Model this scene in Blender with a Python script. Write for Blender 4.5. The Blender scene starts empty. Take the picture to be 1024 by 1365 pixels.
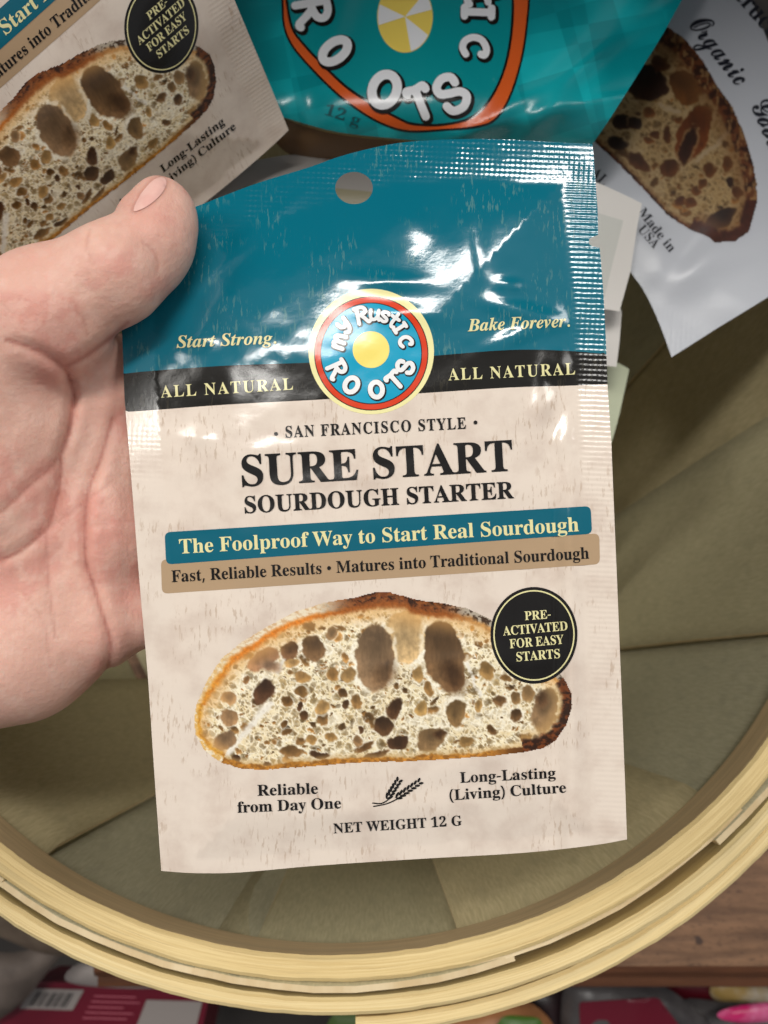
import bpy, math, random
import numpy as np
from mathutils import Vector
from mathutils.geometry import delaunay_2d_cdt

# ------------------------------------------------------------------ camera, light, exposure
S = bpy.context.scene
COL = S.collection
TH = math.radians(20.0)          # the phone looks 20 degrees off straight down
CAM = np.array([0.0, 0.0, 0.399])
FPX = 1100.0                     # focal length in pixels of the 1024 x 1365 photograph
cd = bpy.data.cameras.new('camera')
cam = bpy.data.objects.new('camera', cd); COL.objects.link(cam)
cam.location = CAM; cam.rotation_euler = (TH, 0, 0)
cd.sensor_fit = 'HORIZONTAL'; cd.sensor_width = 36.0; cd.lens = 36.0 * FPX / 1024.0
cd.clip_start = 0.01; cd.clip_end = 50
cd.dof.use_dof = True; cd.dof.focus_distance = 0.172
cd.dof.aperture_fstop = (cd.lens / 1000.0) / 0.0015
S.camera = cam
w = bpy.data.worlds.new('World'); S.world = w; w.use_nodes = True
bg = w.node_tree.nodes['Background']
# the store around: uneven pale light, brighter overhead than along the aisle
_nt = w.node_tree; _tc = _nt.nodes.new('ShaderNodeTexCoord'); _nz = _nt.nodes.new('ShaderNodeTexNoise'); _nz.inputs['Scale'].default_value = 2.6; _nz.inputs['Detail'].default_value = 2.0
_nt.links.new(_tc.outputs['Generated'], _nz.inputs['Vector'])
_mr = _nt.nodes.new('ShaderNodeMapRange'); _mr.inputs[1].default_value = 0.38; _mr.inputs[2].default_value = 0.62; _mr.inputs[3].default_value = 0.05; _mr.inputs[4].default_value = 0.33
_nt.links.new(_nz.outputs[0], _mr.inputs[0]); _nt.links.new(_mr.outputs[0], bg.inputs[1])
bg.inputs[0].default_value = (0.95, 0.97, 1.0, 1)

def area(name, loc, target, sx, sy, power, color=(1, 1, 1)):
    l = bpy.data.lights.new(name, 'AREA'); l.shape = 'RECTANGLE'; l.size = sx; l.size_y = sy
    l.energy = power; l.color = color
    o = bpy.data.objects.new(name, l); COL.objects.link(o); o.location = loc
    o.rotation_euler = (Vector(target) - Vector(loc)).to_track_quat('-Z', 'Y').to_euler()
    return o
area('ceiling_strip_light', (-0.05, 0.20, 1.75), (0, 0.1, 0.2), 1.1, 0.15, 16.5, (1.0, 0.97, 0.92))
area('aisle_light', (-1.35, 0.30, 1.45), (0, 0.1, 0.2), 0.5, 0.7, 12, (1.0, 0.96, 0.9))
area('aisle_light', (1.35, 0.30, 1.55), (0, 0.1, 0.2), 0.5, 0.7, 9, (1.0, 0.97, 0.93))
S.view_settings.view_transform = 'Standard'; S.view_settings.look = 'None'
S.view_settings.exposure = 0.0; S.view_settings.gamma = 1.0; S.view_settings.use_curve_mapping = False
S.cycles.use_denoising = True
S.cycles.max_bounces = 8; S.cycles.diffuse_bounces = 4; S.cycles.glossy_bounces = 3
S.cycles.caustics_reflective = False; S.cycles.caustics_refractive = False

RIGHT = np.array([1.0, 0, 0]); UP = np.array([0, math.cos(TH), math.sin(TH)]); FWD = np.array([0, math.sin(TH), -math.cos(TH)])

def at(px, py, depth):
    """A point of the place: seen along photo pixel (px, py), depth metres along the view axis."""
    px = np.asarray(px, float); py = np.asarray(py, float); depth = np.asarray(depth, float) + 0 * px
    d = ((px - 512) / FPX)[..., None] * RIGHT + ((682.5 - py) / FPX)[..., None] * UP + FWD
    return CAM + d * depth[..., None]

def lin(r, g, b, a=1.0):
    f = lambda c: (c / 255) / 12.92 if c / 255 <= 0.04045 else ((c / 255 + 0.055) / 1.055) ** 2.4
    return (f(r), f(g), f(b), a)
def lin_np(c):
    c = np.clip(c, 0, 255) / 255
    return np.where(c <= 0.04045, c / 12.92, ((c + 0.055) / 1.055) ** 2.4)

# ------------------------------------------------------------------ building helpers
def link(o, parent=None):
    COL.objects.link(o)
    if parent is not None: o.parent = parent
    return o
def tag(o, label, cat, group=None, kind=None):
    if label: o['label'] = label
    if cat: o['category'] = cat
    if group: o['group'] = group
    if kind: o['kind'] = kind
    return o
def empty(name, loc, label, cat, group=None):
    o = bpy.data.objects.new(name, None); link(o); o.location = loc; o.empty_display_size = 0.02
    return tag(o, label, cat, group)
def origin(parent):
    p = parent
    while p is not None and p.parent is not None: p = p.parent
    return np.array(p.location) if p is not None else np.zeros(3)
def obj(name, V, F, mats, parent=None, uv=None, fm=None, normals=None, smooth=True, attrs=None, col=None):
    V = np.asarray(V, float)
    me = bpy.data.meshes.new(name)
    me.from_pydata((V - origin(parent)).tolist(), [], [list(map(int, f)) for f in F])
    for m in (mats if isinstance(mats, (list, tuple)) else [mats]): me.materials.append(m)
    if fm is not None: me.polygons.foreach_set('material_index', np.asarray(fm, np.int32))
    me.polygons.foreach_set('use_smooth', np.full(len(me.polygons), bool(smooth)))
    if uv is not None:
        li = np.empty(len(me.loops), np.int32); me.loops.foreach_get('vertex_index', li)
        ul = me.uv_layers.new(name='UVMap'); ul.data.foreach_set('uv', np.asarray(uv, np.float32)[li].ravel())
    for k, a in (attrs or {}).items():
        at_ = me.attributes.new(k, 'FLOAT', 'POINT'); at_.data.foreach_set('value', np.asarray(a, np.float32))
    if col is not None:
        c4 = np.ones((len(V), 4), np.float32); c4[:, :3] = col
        at_ = me.attributes.new('Col', 'FLOAT_COLOR', 'POINT'); at_.data.foreach_set('color', c4.ravel())
    me.update()
    if normals is not None: me.normals_split_custom_set_from_vertices(np.asarray(normals, float).tolist())
    o = bpy.data.objects.new(name, me); link(o, parent)
    return o

class MB:
    """collects pieces of one mesh"""
    def __init__(s): s.v = []; s.f = []; s.uv = []; s.n = 0
    def add(s, V, F, uv=None):
        V = np.asarray(V, float); s.v.append(V); s.f += [[i + s.n for i in f] for f in F]; s.n += len(V)
        s.uv.append(np.zeros((len(V), 2)) if uv is None else np.asarray(uv, float))
    def build(s, name, mats, parent=None, **k):
        return obj(name, np.concatenate(s.v), s.f, mats, parent, uv=np.concatenate(s.uv), **k)

def slab(top, drop, bevel=0.0):
    """closed solid from a top outline (n,3) and a drop vector"""
    top = np.asarray(top, float); n = len(top)
    V = np.concatenate([top, top + np.asarray(drop)])
    F = [list(range(n)), list(range(2 * n - 1, n - 1, -1))] + [[i, i + n, (i + 1) % n + n, (i + 1) % n] for i in range(n)]
    return V, F
def box(c, s, rz=0.0, rx=0.0):
    c = np.array(c); h = np.array(s) / 2
    P = np.array([[x, y, z] for z in (1, -1) for x, y in ((-1, -1), (1, -1), (1, 1), (-1, 1))]) * h
    cx, sx = math.cos(rx), math.sin(rx); P = P @ np.array([[1, 0, 0], [0, cx, sx], [0, -sx, cx]])
    cz, sz = math.cos(rz), math.sin(rz); P = P @ np.array([[cz, sz, 0], [-sz, cz, 0], [0, 0, 1]])
    return P + c, [[0, 1, 2, 3], [7, 6, 5, 4], [0, 4, 5, 1], [1, 5, 6, 2], [2, 6, 7, 3], [3, 7, 4, 0]]

def smooth01(t): t = np.clip(t, 0, 1); return t * t * (3 - 2 * t)

_lat = np.random.RandomState(7).rand(256, 256)
def vnoise(x, y):
    xi = np.floor(x).astype(int); yi = np.floor(y).astype(int); fx = x - xi; fy = y - yi
    fx = fx * fx * (3 - 2 * fx); fy = fy * fy * (3 - 2 * fy)
    a = _lat[xi & 255, yi & 255]; b = _lat[(xi + 1) & 255, yi & 255]; c = _lat[xi & 255, (yi + 1) & 255]; d = _lat[(xi + 1) & 255, (yi + 1) & 255]
    return (a * (1 - fx) + b * fx) * (1 - fy) + (c * (1 - fx) + d * fx) * fy
def fbm(x, y, o=4):
    s = 0; a = 0.5; t = 0
    for k in range(o):
        s = s + a * vnoise(x * 2 ** k + 17.3 * k, y * 2 ** k + 9.1 * k); t += a; a *= 0.55
    return s / t

def winding(P, contours):
    """nonzero winding number of points P (n,2) in closed contours"""
    w_ = np.zeros(len(P), int)
    for c in contours:
        c = np.asarray(c, float); a = c; b = np.roll(c, -1, 0)
        for k in range(0, len(P), 20000):
            x = P[k:k + 20000, 0][:, None]; y = P[k:k + 20000, 1][:, None]
            up = (a[:, 1] <= y) & (b[:, 1] > y); dn = (a[:, 1] > y) & (b[:, 1] <= y)
            cr = (b[:, 0] - a[:, 0]) * (y - a[:, 1]) - (x - a[:, 0]) * (b[:, 1] - a[:, 1])
            w_[k:k + 20000] += (up & (cr > 0)).sum(1) - (dn & (cr < 0)).sum(1)
    return w_
def resample(c, step, closed=True):
    c = np.asarray(c, float); out = []
    n = len(c)
    for i in range(n if closed else n - 1):
        a, b = c[i], c[(i + 1) % n]; L = np.hypot(*(b - a)); k = max(1, int(math.ceil(L / step)))
        for j in range(k): out.append(a + (b - a) * j / k)
    if not closed: out.append(c[-1])
    return np.array(out)
def curve(pts, k=6, closed=False):
    """Catmull-Rom through pts"""
    P = np.asarray(pts, float); n = len(P); out = []
    for i in range(n if closed else n - 1):
        g = lambda j: P[j % n] if closed else P[min(max(j, 0), n - 1)]
        p0, p1, p2, p3 = g(i - 1), g(i), g(i + 1), g(i + 2)
        for j in range(k):
            t = j / k
            out.append(0.5 * (2 * p1 + (p2 - p0) * t + (2 * p0 - 5 * p1 + 4 * p2 - p3) * t * t + (3 * p1 - p0 - 3 * p2 + p3) * t ** 3))
    if not closed: out.append(P[-1])
    return np.array(out)
def fill(contours, step, lines=(), orient=None):
    """flat region inside the contours (nonzero rule, holes by opposite winding), cut fine enough to bend with a sheet"""
    vs = []; es = []
    for c in contours:
        r = resample(c, step); n0 = len(vs); vs += [tuple(p) for p in r]
        es += [(n0 + i, n0 + (i + 1) % len(r)) for i in range(len(r))]
    for c in lines:
        r = resample(c, step, False); n0 = len(vs); vs += [tuple(p) for p in r]
        es += [(n0 + i, n0 + i + 1) for i in range(len(r) - 1)]
    allp = np.array(vs); lo = allp.min(0); hi = allp.max(0)
    if max(hi - lo) > step * 1.5:
        gx, gy = np.meshgrid(np.arange(lo[0] + step * .5, hi[0], step), np.arange(lo[1] + step * .5, hi[1], step))
        gx = gx + (np.arange(gx.shape[0]) % 2)[:, None] * step * 0.5
        G = np.stack([gx.ravel(), gy.ravel()], 1)
        G = G[winding(G, contours) != 0]
        vs += [tuple(p) for p in G]
    V, E, F, *_ = delaunay_2d_cdt([Vector(p) for p in vs], es, [], 0, 1e-4)
    V = np.array([(v.x, v.y) for v in V]); F = np.array([f for f in F if len(f) == 3])
    cen = V[F].mean(1)
    F = F[winding(cen, contours) != 0]
    a, b, c = V[F[:, 0]], V[F[:, 1]], V[F[:, 2]]
    ar = (b[:, 0] - a[:, 0]) * (c[:, 1] - a[:, 1]) - (b[:, 1] - a[:, 1]) * (c[:, 0] - a[:, 0])
    F = F[np.abs(ar) > 1e-9]; ar = ar[np.abs(ar) > 1e-9]
    F = np.where((ar > 0)[:, None], F[:, ::-1], F)          # faces look at the viewer (picture y runs down)
    used, inv = np.unique(F, return_inverse=True)
    return V[used], inv.reshape(F.shape)

class Sheet:
    """a bent film: art coordinates -> the place.  warp: art -> view pixel; depth(px, py): metres"""
    def __init__(s, depth, warp=None): s.depth = depth; s.warp = warp or (lambda x, y: (x, y))
    def pos(s, x, y, lift=0.0):
        px, py = s.warp(np.asarray(x, float), np.asarray(y, float))
        return at(px, py, s.depth(px, py) - lift * 0.001)
    def normal(s, x, y):
        e = 0.6
        a = s.pos(x + e, y) - s.pos(x - e, y); b = s.pos(x, y + e) - s.pos(x, y - e)
        n = np.cross(b, a); n /= np.linalg.norm(n, axis=-1, keepdims=True)
        return np.where(((CAM - s.pos(x, y)) * n).sum(-1, keepdims=True) < 0, -n, n)
    def prints(s, name, contours, step, lift, mat, parent, **k):
        V, F = fill(contours, step)
        return obj(name, s.pos(V[:, 0], V[:, 1], lift), F, mat, parent, uv=V / 100, normals=s.normal(V[:, 0], V[:, 1]), **k)
    def prints_many(s, name, shapes, step, lift, mat, parent):
        VV = []; FF = []; n = 0
        for contours in shapes:
            V, F = fill(contours, step); VV.append(V); FF.append(F + n); n += len(V)
        V = np.concatenate(VV); F = np.concatenate(FF)
        return obj(name, s.pos(V[:, 0], V[:, 1], lift), F, mat, parent, uv=V / 100, normals=s.normal(V[:, 0], V[:, 1]))

# ------------------------------------------------------------------ lettering: outlines of a bold roman (b), italic (i) and script (s)
GL = {}
def _read(t):
    for row in t.strip('\n').split('\n'):
        k, a, g = row.split('|')
        GL[k] = (int(a), [[tuple(map(int, p.split(','))) for p in c.split(' ')] for c in g.split('/')] if g else [])
_read('''b |175|
b(|201|126,-106 95,-65 70,-20 51,28 33,104 27,184 33,265 51,342 70,391 95,437 126,480 181,480 140,413 110,340 93,264 87,185 93,108 110,32 140,-40 181,-106
b)|201|21,-106 62,-40 91,32 109,108 115,185 109,264 91,340 61,413 20,480 76,480 107,437 132,391 151,342 169,265 175,184 169,104 151,28 132,-20 107,-65 76,-106
b,|180|28,-87 47,-3 61,78 124,78 129,71 104,-8 71,-87
b-|216|27,154 27,206 189,206 189,154
b1|375|65,0 65,36 120,36 135,38 146,45 152,58 154,79 154,416 108,365 87,351 67,346 52,349 40,359 31,375 28,396 74,412 101,426 132,447 179,482 254,482 254,79 256,61 261,47 271,38 288,36 343,36 343,0
b2|375|24,0 24,69 123,171 160,210 187,245 206,277 218,307 224,338 226,371 223,405 212,427 196,441 174,445 153,442 137,432 126,416 116,380 112,329 77,333 50,344 37,357 29,374 26,396 30,419 43,441 63,459 92,474 129,483 174,486 220,483 258,473 288,456 310,434 323,407 328,375 326,352 319,329 308,306 291,281 238,220 154,138 87,74 244,74 263,77 279,86 292,101 300,120 305,141 345,141 341,0
bA|437|-9,0 -9,18 9,21 24,30 36,47 49,75 206,466 224,465 384,87 411,34 425,22 443,18 443,0 229,0 229,18 259,21 277,30 283,46 273,81 253,132 103,132 79,71 76,59 75,48 80,32 96,21 124,18 128,18 128,0/113,161 242,161 177,319
bC|468|257,-11 213,-7 174,3 137,20 105,43 78,71 56,104 39,142 29,184 26,228 30,273 39,314 56,351 79,384 106,412 139,435 176,452 216,462 259,465 309,459 367,440 388,435 402,439 413,449 419,465 437,465 437,308 420,308 392,364 356,407 328,427 298,439 265,443 222,435 187,409 163,365 149,304 144,226 149,153 165,97 192,56 230,32 278,24 318,29 358,45 395,71 428,106 447,89 418,53 384,25 345,5 303,-7
bD|496|20,0 20,17 47,21 63,30 71,46 74,75 74,374 71,407 61,426 43,435 15,439 15,455 222,455 296,449 357,429 405,396 440,351 461,295 468,228 459,146 430,82 382,36 315,9 228,0/222,24 262,30 295,47 319,75 337,115 347,166 351,229 345,303 330,360 305,401 269,425 223,433 202,431 190,423 184,409 182,385 182,72 184,48 190,34 202,27
bE|442|14,0 14,17 44,20 62,30 72,48 75,78 75,369 72,405 62,425 44,435 16,439 16,455 399,455 399,320 383,320 375,357 361,386 340,406 312,420 276,428 232,430 200,428 191,424 186,417 183,388 183,246 193,246 232,252 259,269 277,300 288,345 304,345 304,118 287,118 282,154 273,181 259,201 241,213 216,220 185,222 183,222 183,67 185,47 192,35 206,29 230,28 276,30 313,39 345,53 371,75 393,105 411,143 430,143 402,0
bF|404|15,0 15,17 45,23 62,34 72,53 75,84 75,375 71,405 61,423 43,433 14,439 14,455 394,455 394,320 377,320 369,357 355,385 336,406 310,420 275,428 230,431 200,429 191,427 186,421 182,398 182,247 190,247 229,253 256,270 274,301 284,347 302,347 302,118 285,118 274,168 257,200 229,218 189,224 182,224 182,81 183,59 188,43 196,31 210,24 229,19 257,17 257,0
bG|508|268,-10 222,-7 179,3 141,19 108,42 80,70 57,103 41,141 31,183 28,229 31,274 41,315 57,352 80,385 107,413 139,435 176,452 215,462 257,465 311,459 369,441 388,436 398,438 406,443 419,465 437,465 437,308 420,308 403,346 382,379 357,406 329,426 299,439 267,443 224,435 189,409 165,366 151,305 146,228 150,163 161,110 180,67 206,37 238,19 275,13 308,16 328,27 339,45 343,71 343,128 339,154 329,170 309,179 275,182 275,198 500,198 500,182 473,179 457,171 449,155 446,128 446,29 387,7 328,-6
bH|523|15,0 15,17 45,22 62,32 72,50 75,81 75,379 71,406 62,424 44,434 16,439 16,455 242,455 242,439 204,432 193,425 187,415 183,400 182,379 182,251 342,251 342,379 337,415 331,425 320,432 282,439 282,455 507,455 507,439 478,434 461,424 452,407 449,379 449,81 452,52 461,33 478,22 507,17 507,0 282,0 282,17 311,21 329,31 339,49 342,81 342,221 182,221 182,81 185,50 194,32 212,22 242,17 242,0
bI|261|13,0 13,17 42,23 61,32 72,49 75,75 75,387 72,412 63,427 45,435 13,439 13,455 244,455 244,439 214,435 196,427 186,412 183,387 183,77 187,44 194,34 206,26 246,17 246,0
bL|426|15,0 15,17 45,22 62,32 72,50 75,81 75,379 71,407 62,425 44,434 16,439 16,455 250,455 250,439 226,437 208,434 196,427 188,416 183,401 182,379 182,83 185,47 191,37 200,31 234,28 278,31 315,40 345,56 370,80 391,112 409,154 427,154 402,0
bM|634|14,0 14,17 43,22 61,32 72,50 75,79 75,382 74,402 71,416 64,426 53,432 15,439 15,455 185,455 317,142 449,455 617,455 617,439 590,433 573,423 563,405 560,378 560,85 561,61 565,43 571,31 582,23 596,19 617,17 617,0 396,0 396,17 433,25 443,32 450,44 453,61 455,83 455,399 288,0 270,0 105,389 105,80 109,48 120,30 139,20 169,17 169,0
bN|494|403,-11 107,350 107,79 110,49 119,31 136,21 167,17 167,0 18,0 18,17 39,19 54,23 65,30 71,41 75,57 76,79 76,388 36,433 18,439 18,455 156,455 391,169 391,377 390,399 386,414 379,425 369,431 331,439 331,455 480,455 480,439 450,434 433,425 425,407 422,377 422,-11
bO|525|261,-11 213,-6 169,7 129,29 94,58 66,93 45,134 32,179 28,228 32,276 45,321 66,362 95,397 130,426 170,448 216,462 265,466 313,462 357,448 397,427 431,399 459,364 481,323 494,277 498,228 494,179 481,134 459,93 430,58 395,29 355,7 310,-6/265,12 306,21 338,47 361,90 375,150 379,228 376,293 365,346 348,389 324,419 294,437 260,443 219,435 186,409 163,366 150,305 145,228 149,163 159,109 177,67 201,37 230,18
bP|418|15,0 15,17 45,22 62,32 72,50 75,81 75,379 71,406 62,424 44,434 16,439 16,455 214,455 287,452 336,440 366,422 390,398 404,367 409,332 404,296 390,266 367,240 334,221 292,209 242,206 182,206 182,81 185,50 194,32 212,22 242,17 242,0/182,230 201,230 231,232 255,240 272,253 287,283 292,329 288,375 275,406 261,420 241,428 216,431 199,429 189,424 184,414 182,398
bR|473|15,0 15,17 45,22 62,32 72,50 75,81 75,379 71,406 62,424 44,434 16,439 16,455 217,455 278,452 329,442 367,426 395,403 412,372 417,334 413,303 401,277 380,255 352,237 315,224 432,50 452,26 463,19 478,17 480,17 480,0 338,0 201,212 182,212 182,81 185,50 194,32 212,22 242,17 242,0/182,234 203,234 235,236 261,245 280,258 293,278 301,304 304,336 300,370 291,397 275,416 253,427 224,431 202,429 190,422 184,409 182,385
bS|390|43,-11 43,158 62,158 75,113 91,77 111,50 136,30 164,19 197,15 231,20 257,36 273,60 279,89 273,117 255,140 225,160 163,191 112,221 77,253 62,276 53,302 50,332 54,370 67,403 88,429 115,449 148,462 185,466 229,461 282,448 291,446 300,445 313,450 320,466 339,466 339,319 322,319 310,354 293,385 272,410 248,429 222,441 194,445 163,440 140,426 125,406 120,380 124,356 137,336 159,319 189,303 253,273 290,253 317,233 337,211 350,188 357,162 359,133 354,93 339,58 314,29 281,8 240,-6 192,-10 158,-8 126,1 98,9 85,12 75,11 69,7 61,-11
bT|423|92,0 92,17 123,21 142,31 152,50 156,81 156,433 149,433 116,430 88,420 65,403 47,380 35,352 29,318 11,318 11,455 410,455 410,317 394,317 385,359 368,391 343,415 310,429 269,433 263,433 263,81 267,49 276,30 296,21 328,17 328,0
bU|492|248,-13 192,-8 147,6 114,29 91,61 78,103 73,155 73,379 70,406 61,424 43,434 15,439 15,455 240,455 240,439 202,432 192,425 185,415 181,379 181,140 186,88 203,51 221,35 245,25 275,22 317,28 350,44 373,71 388,110 392,159 392,378 389,406 379,423 360,433 328,439 328,455 474,455 474,439 448,432 433,421 425,404 422,378 422,181 418,118 403,69 380,32 346,7 302,-8
bV|428|212,-13 44,381 22,420 8,432 -14,439 -14,455 211,455 211,439 184,437 166,432 156,423 152,410 161,378 259,143 348,377 355,409 351,423 342,432 324,437 299,439 299,455 442,455 442,439 423,436 408,427 395,411 382,383 230,-13
bW|611|171,-11 32,393 24,413 15,427 3,435 -15,439 -15,455 181,455 181,439 162,437 150,432 143,423 140,410 148,373 223,153 301,353 286,399 278,418 267,429 252,435 229,439 229,455 439,455 439,439 413,436 398,427 393,412 399,386 474,166 541,369 549,406 546,421 538,430 524,436 503,439 503,455 624,455 624,439 607,433 594,421 584,404 575,379 446,-11 428,-11 316,309 190,-11
bY|426|101,0 101,17 131,22 148,32 157,50 161,81 161,179 46,387 29,414 14,429 1,435 -13,438 -13,455 207,455 207,438 195,438 179,436 167,432 158,425 156,416 164,392 248,226 333,366 345,389 349,408 343,424 326,435 298,438 295,438 295,455 439,455 439,438 423,434 409,424 383,392 268,203 268,81 271,50 280,32 298,22 328,17 328,0
ba|344|255,-10 226,-5 208,10 200,35 168,11 133,-4 95,-9 64,-4 40,11 25,34 20,63 25,91 39,115 63,136 119,164 199,190 199,241 196,266 187,282 171,292 148,296 123,293 109,286 104,274 113,257 121,243 123,231 120,215 110,202 95,194 77,191 59,194 45,203 36,218 33,236 37,259 49,278 69,295 95,308 126,316 162,318 205,315 239,307 263,292 280,271 290,244 293,210 293,62 295,40 298,36 304,34 320,42 329,28 306,7 281,-6/151,34 174,41 187,50 199,63 199,169 170,160 147,147 131,130 121,109 118,84 122,56 133,39
bb|361|43,-11 43,388 41,414 37,428 26,436 8,439 8,455 138,455 138,279 162,301 190,314 221,318 254,313 284,299 308,276 326,245 338,208 342,166 337,118 323,75 300,40 270,13 233,-4 192,-10 162,-6 133,7 105,28 53,-11/183,14 204,18 220,30 232,49 242,95 245,160 242,213 231,251 220,267 204,277 184,280 169,277 155,270 144,257 138,242 138,69 143,38 158,20
bc|293|156,-10 119,-5 87,11 59,35 38,68 24,106 19,150 25,196 40,237 64,271 96,297 133,313 175,319 218,314 250,298 271,275 277,245 275,228 266,215 253,207 236,204 214,209 201,225 196,251 197,261 197,271 194,286 185,294 169,297 149,292 133,279 121,257 114,227 112,187 115,142 123,105 137,76 156,55 178,42 204,38 227,42 250,53 271,72 285,60 248,21 205,-2
bd|370|140,-10 107,-5 78,10 53,35 35,66 23,104 19,147 24,196 36,237 55,272 81,297 112,313 146,318 175,314 201,301 223,280 223,401 220,419 212,430 198,437 176,439 176,455 319,455 319,75 320,54 325,41 335,32 353,28 353,11 294,6 223,-10 223,39 201,12 173,-5/171,28 187,31 202,41 215,56 223,76 223,242 217,257 206,270 191,278 174,281 155,277 141,267 130,250 121,210 118,153 120,98 130,58 140,42 153,32
be|301|154,-10 117,-5 85,10 58,35 37,69 24,109 19,157 24,201 38,240 59,273 87,298 120,313 157,318 193,314 224,301 249,280 268,251 279,216 283,173 283,166 117,166 121,121 131,87 147,62 170,47 199,42 225,47 248,62 270,86 285,73 248,27 205,-1/116,192 201,192 201,215 199,252 193,277 181,292 161,297 136,286 121,255 116,203
bf|214|15,0 15,16 40,22 50,35 52,73 52,277 16,277 16,310 52,310 52,353 56,386 67,413 85,436 109,452 139,461 174,465 212,460 240,446 257,425 263,400 260,381 252,367 239,358 224,355 208,358 195,365 187,376 185,391 187,405 193,420 196,426 197,433 193,441 180,443 163,440 153,430 149,413 148,390 148,310 203,310 203,277 148,277 148,65 150,40 158,26 173,18 199,16 199,0
bg|327|146,-140 89,-136 48,-122 29,-108 18,-92 14,-75 20,-54 38,-38 69,-26 44,-10 29,9 24,30 28,54 42,74 67,92 102,110 58,135 31,169 22,212 27,242 40,268 60,289 88,305 120,315 157,318 196,315 233,304 317,304 317,268 268,268 286,237 291,203 288,176 276,151 258,131 234,116 205,106 172,103 157,103 142,104 126,102 112,94 104,84 101,71 105,59 119,51 141,49 175,49 223,47 259,40 285,29 303,13 312,-9 316,-37 311,-67 296,-92 272,-113 239,-128 197,-137/157,124 178,130 190,146 197,173 199,211 197,249 190,276 178,292 157,297 137,292 124,276 117,249 114,211 117,173 124,146 137,130/161,-116 198,-114 226,-108 247,-98 259,-84 263,-66 260,-51 249,-41 231,-36 205,-34 97,-34 79,-52 73,-73 79,-89 95,-103 122,-113
bh|381|18,0 18,16 35,19 45,26 51,37 52,56 52,399 51,417 46,429 36,437 19,440 19,455 148,455 148,267 175,295 207,313 243,318 275,314 299,301 316,280 327,250 330,212 330,56 332,38 337,26 347,19 363,16 363,0 202,0 202,16 207,16 223,21 232,34 235,56 235,217 234,241 229,258 219,268 203,271 183,267 164,255 148,235 148,56 149,38 154,26 164,19 180,16 180,0
bi|198|101,362 81,366 65,376 54,393 50,412 54,432 65,449 81,460 101,463 120,460 137,449 147,432 151,412 147,393 136,376 120,366/18,0 18,16 35,19 45,26 51,37 52,56 52,252 51,272 47,285 37,291 20,293 21,310 148,310 148,56 150,38 154,26 164,19 180,16 180,0
bl|199|18,0 18,16 35,19 45,26 51,37 52,56 52,398 51,417 47,429 38,436 20,439 20,455 148,455 148,56 150,38 154,26 164,19 180,16 180,0
bm|554|18,0 18,16 35,19 45,26 51,37 52,56 52,253 51,271 46,284 36,291 19,294 19,310 146,310 146,265 173,294 204,312 237,318 277,312 305,293 320,261 348,293 381,312 418,318 449,314 473,301 490,280 500,250 504,212 504,56 505,38 510,26 520,19 536,16 536,0 377,0 377,16 393,19 403,26 408,38 410,56 410,217 408,241 404,258 394,268 377,271 358,268 341,256 324,237 324,56 326,38 331,26 340,19 356,16 356,0 199,0 199,16 215,19 225,26 230,38 232,56 232,217 230,241 226,258 216,268 199,271 180,267 162,255 146,235 146,56 148,38 152,27 162,19 177,16 177,0
bn|381|18,0 18,16 35,19 45,26 51,37 52,56 52,253 51,271 46,284 36,291 19,294 19,310 148,310 148,267 175,296 207,313 243,318 275,314 299,301 316,280 327,250 330,212 330,56 332,38 337,26 347,19 363,16 363,0 202,0 202,16 207,16 223,21 232,34 235,56 235,217 234,241 229,258 219,268 203,271 183,267 164,255 148,235 148,56 149,38 154,26 164,19 180,16 180,0
bo|336|169,-10 127,-5 90,11 60,37 38,70 24,110 19,154 24,199 38,239 60,272 90,297 127,313 168,318 209,313 245,298 275,273 298,240 312,200 317,154 312,108 298,69 275,36 245,11 210,-5/169,11 186,14 199,24 209,39 214,56 217,81 220,154 217,227 208,271 198,286 185,296 169,299 151,296 138,286 128,271 120,227 117,154 120,82 123,56 128,39 138,24 152,14
bp|371|17,-139 17,-124 31,-122 40,-117 47,-110 50,-101 52,-64 52,243 51,269 46,283 37,291 19,295 19,310 143,310 143,263 166,294 195,313 230,319 264,314 293,298 317,274 335,241 346,203 350,160 346,113 334,72 316,38 291,12 261,-5 227,-10 196,-5 170,9 148,32 148,-58 152,-99 158,-110 167,-118 197,-123 197,-139/195,28 214,32 229,42 239,59 249,99 253,154 250,208 241,248 232,265 218,275 199,278 179,273 162,259 148,235 148,69 160,46 176,33
br|287|18,0 18,16 35,19 45,26 51,37 52,56 52,252 51,273 46,285 37,291 20,293 21,310 146,310 146,252 165,280 187,301 210,314 233,318 258,315 275,304 286,287 289,266 287,248 278,234 265,225 248,222 233,224 222,231 207,250 199,257 189,260 175,255 162,241 152,220 149,192 149,56 152,37 159,25 173,19 197,16 197,0
bs|288|151,-10 122,-6 87,6 73,9 60,4 51,-9 36,-9 36,105 53,105 66,68 87,39 112,21 140,15 162,18 179,27 189,40 192,58 188,76 176,92 156,105 107,130 76,148 54,169 41,193 37,220 40,247 49,270 65,291 86,306 111,316 141,319 166,316 199,308 206,306 213,305 223,308 230,319 244,319 244,222 228,222 215,254 196,277 174,291 149,296 130,294 116,286 108,274 105,259 107,244 115,232 128,222 146,212 191,189 221,172 241,151 253,127 257,95 254,65 244,39 228,18 206,2 181,-7
bt|228|124,-9 89,-4 66,10 53,36 48,71 48,279 20,279 20,300 88,369 112,398 129,424 144,424 144,310 208,310 208,279 144,279 144,82 146,64 149,51 157,43 168,40 183,44 195,56 206,75 222,66 198,24 165,-1
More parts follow.
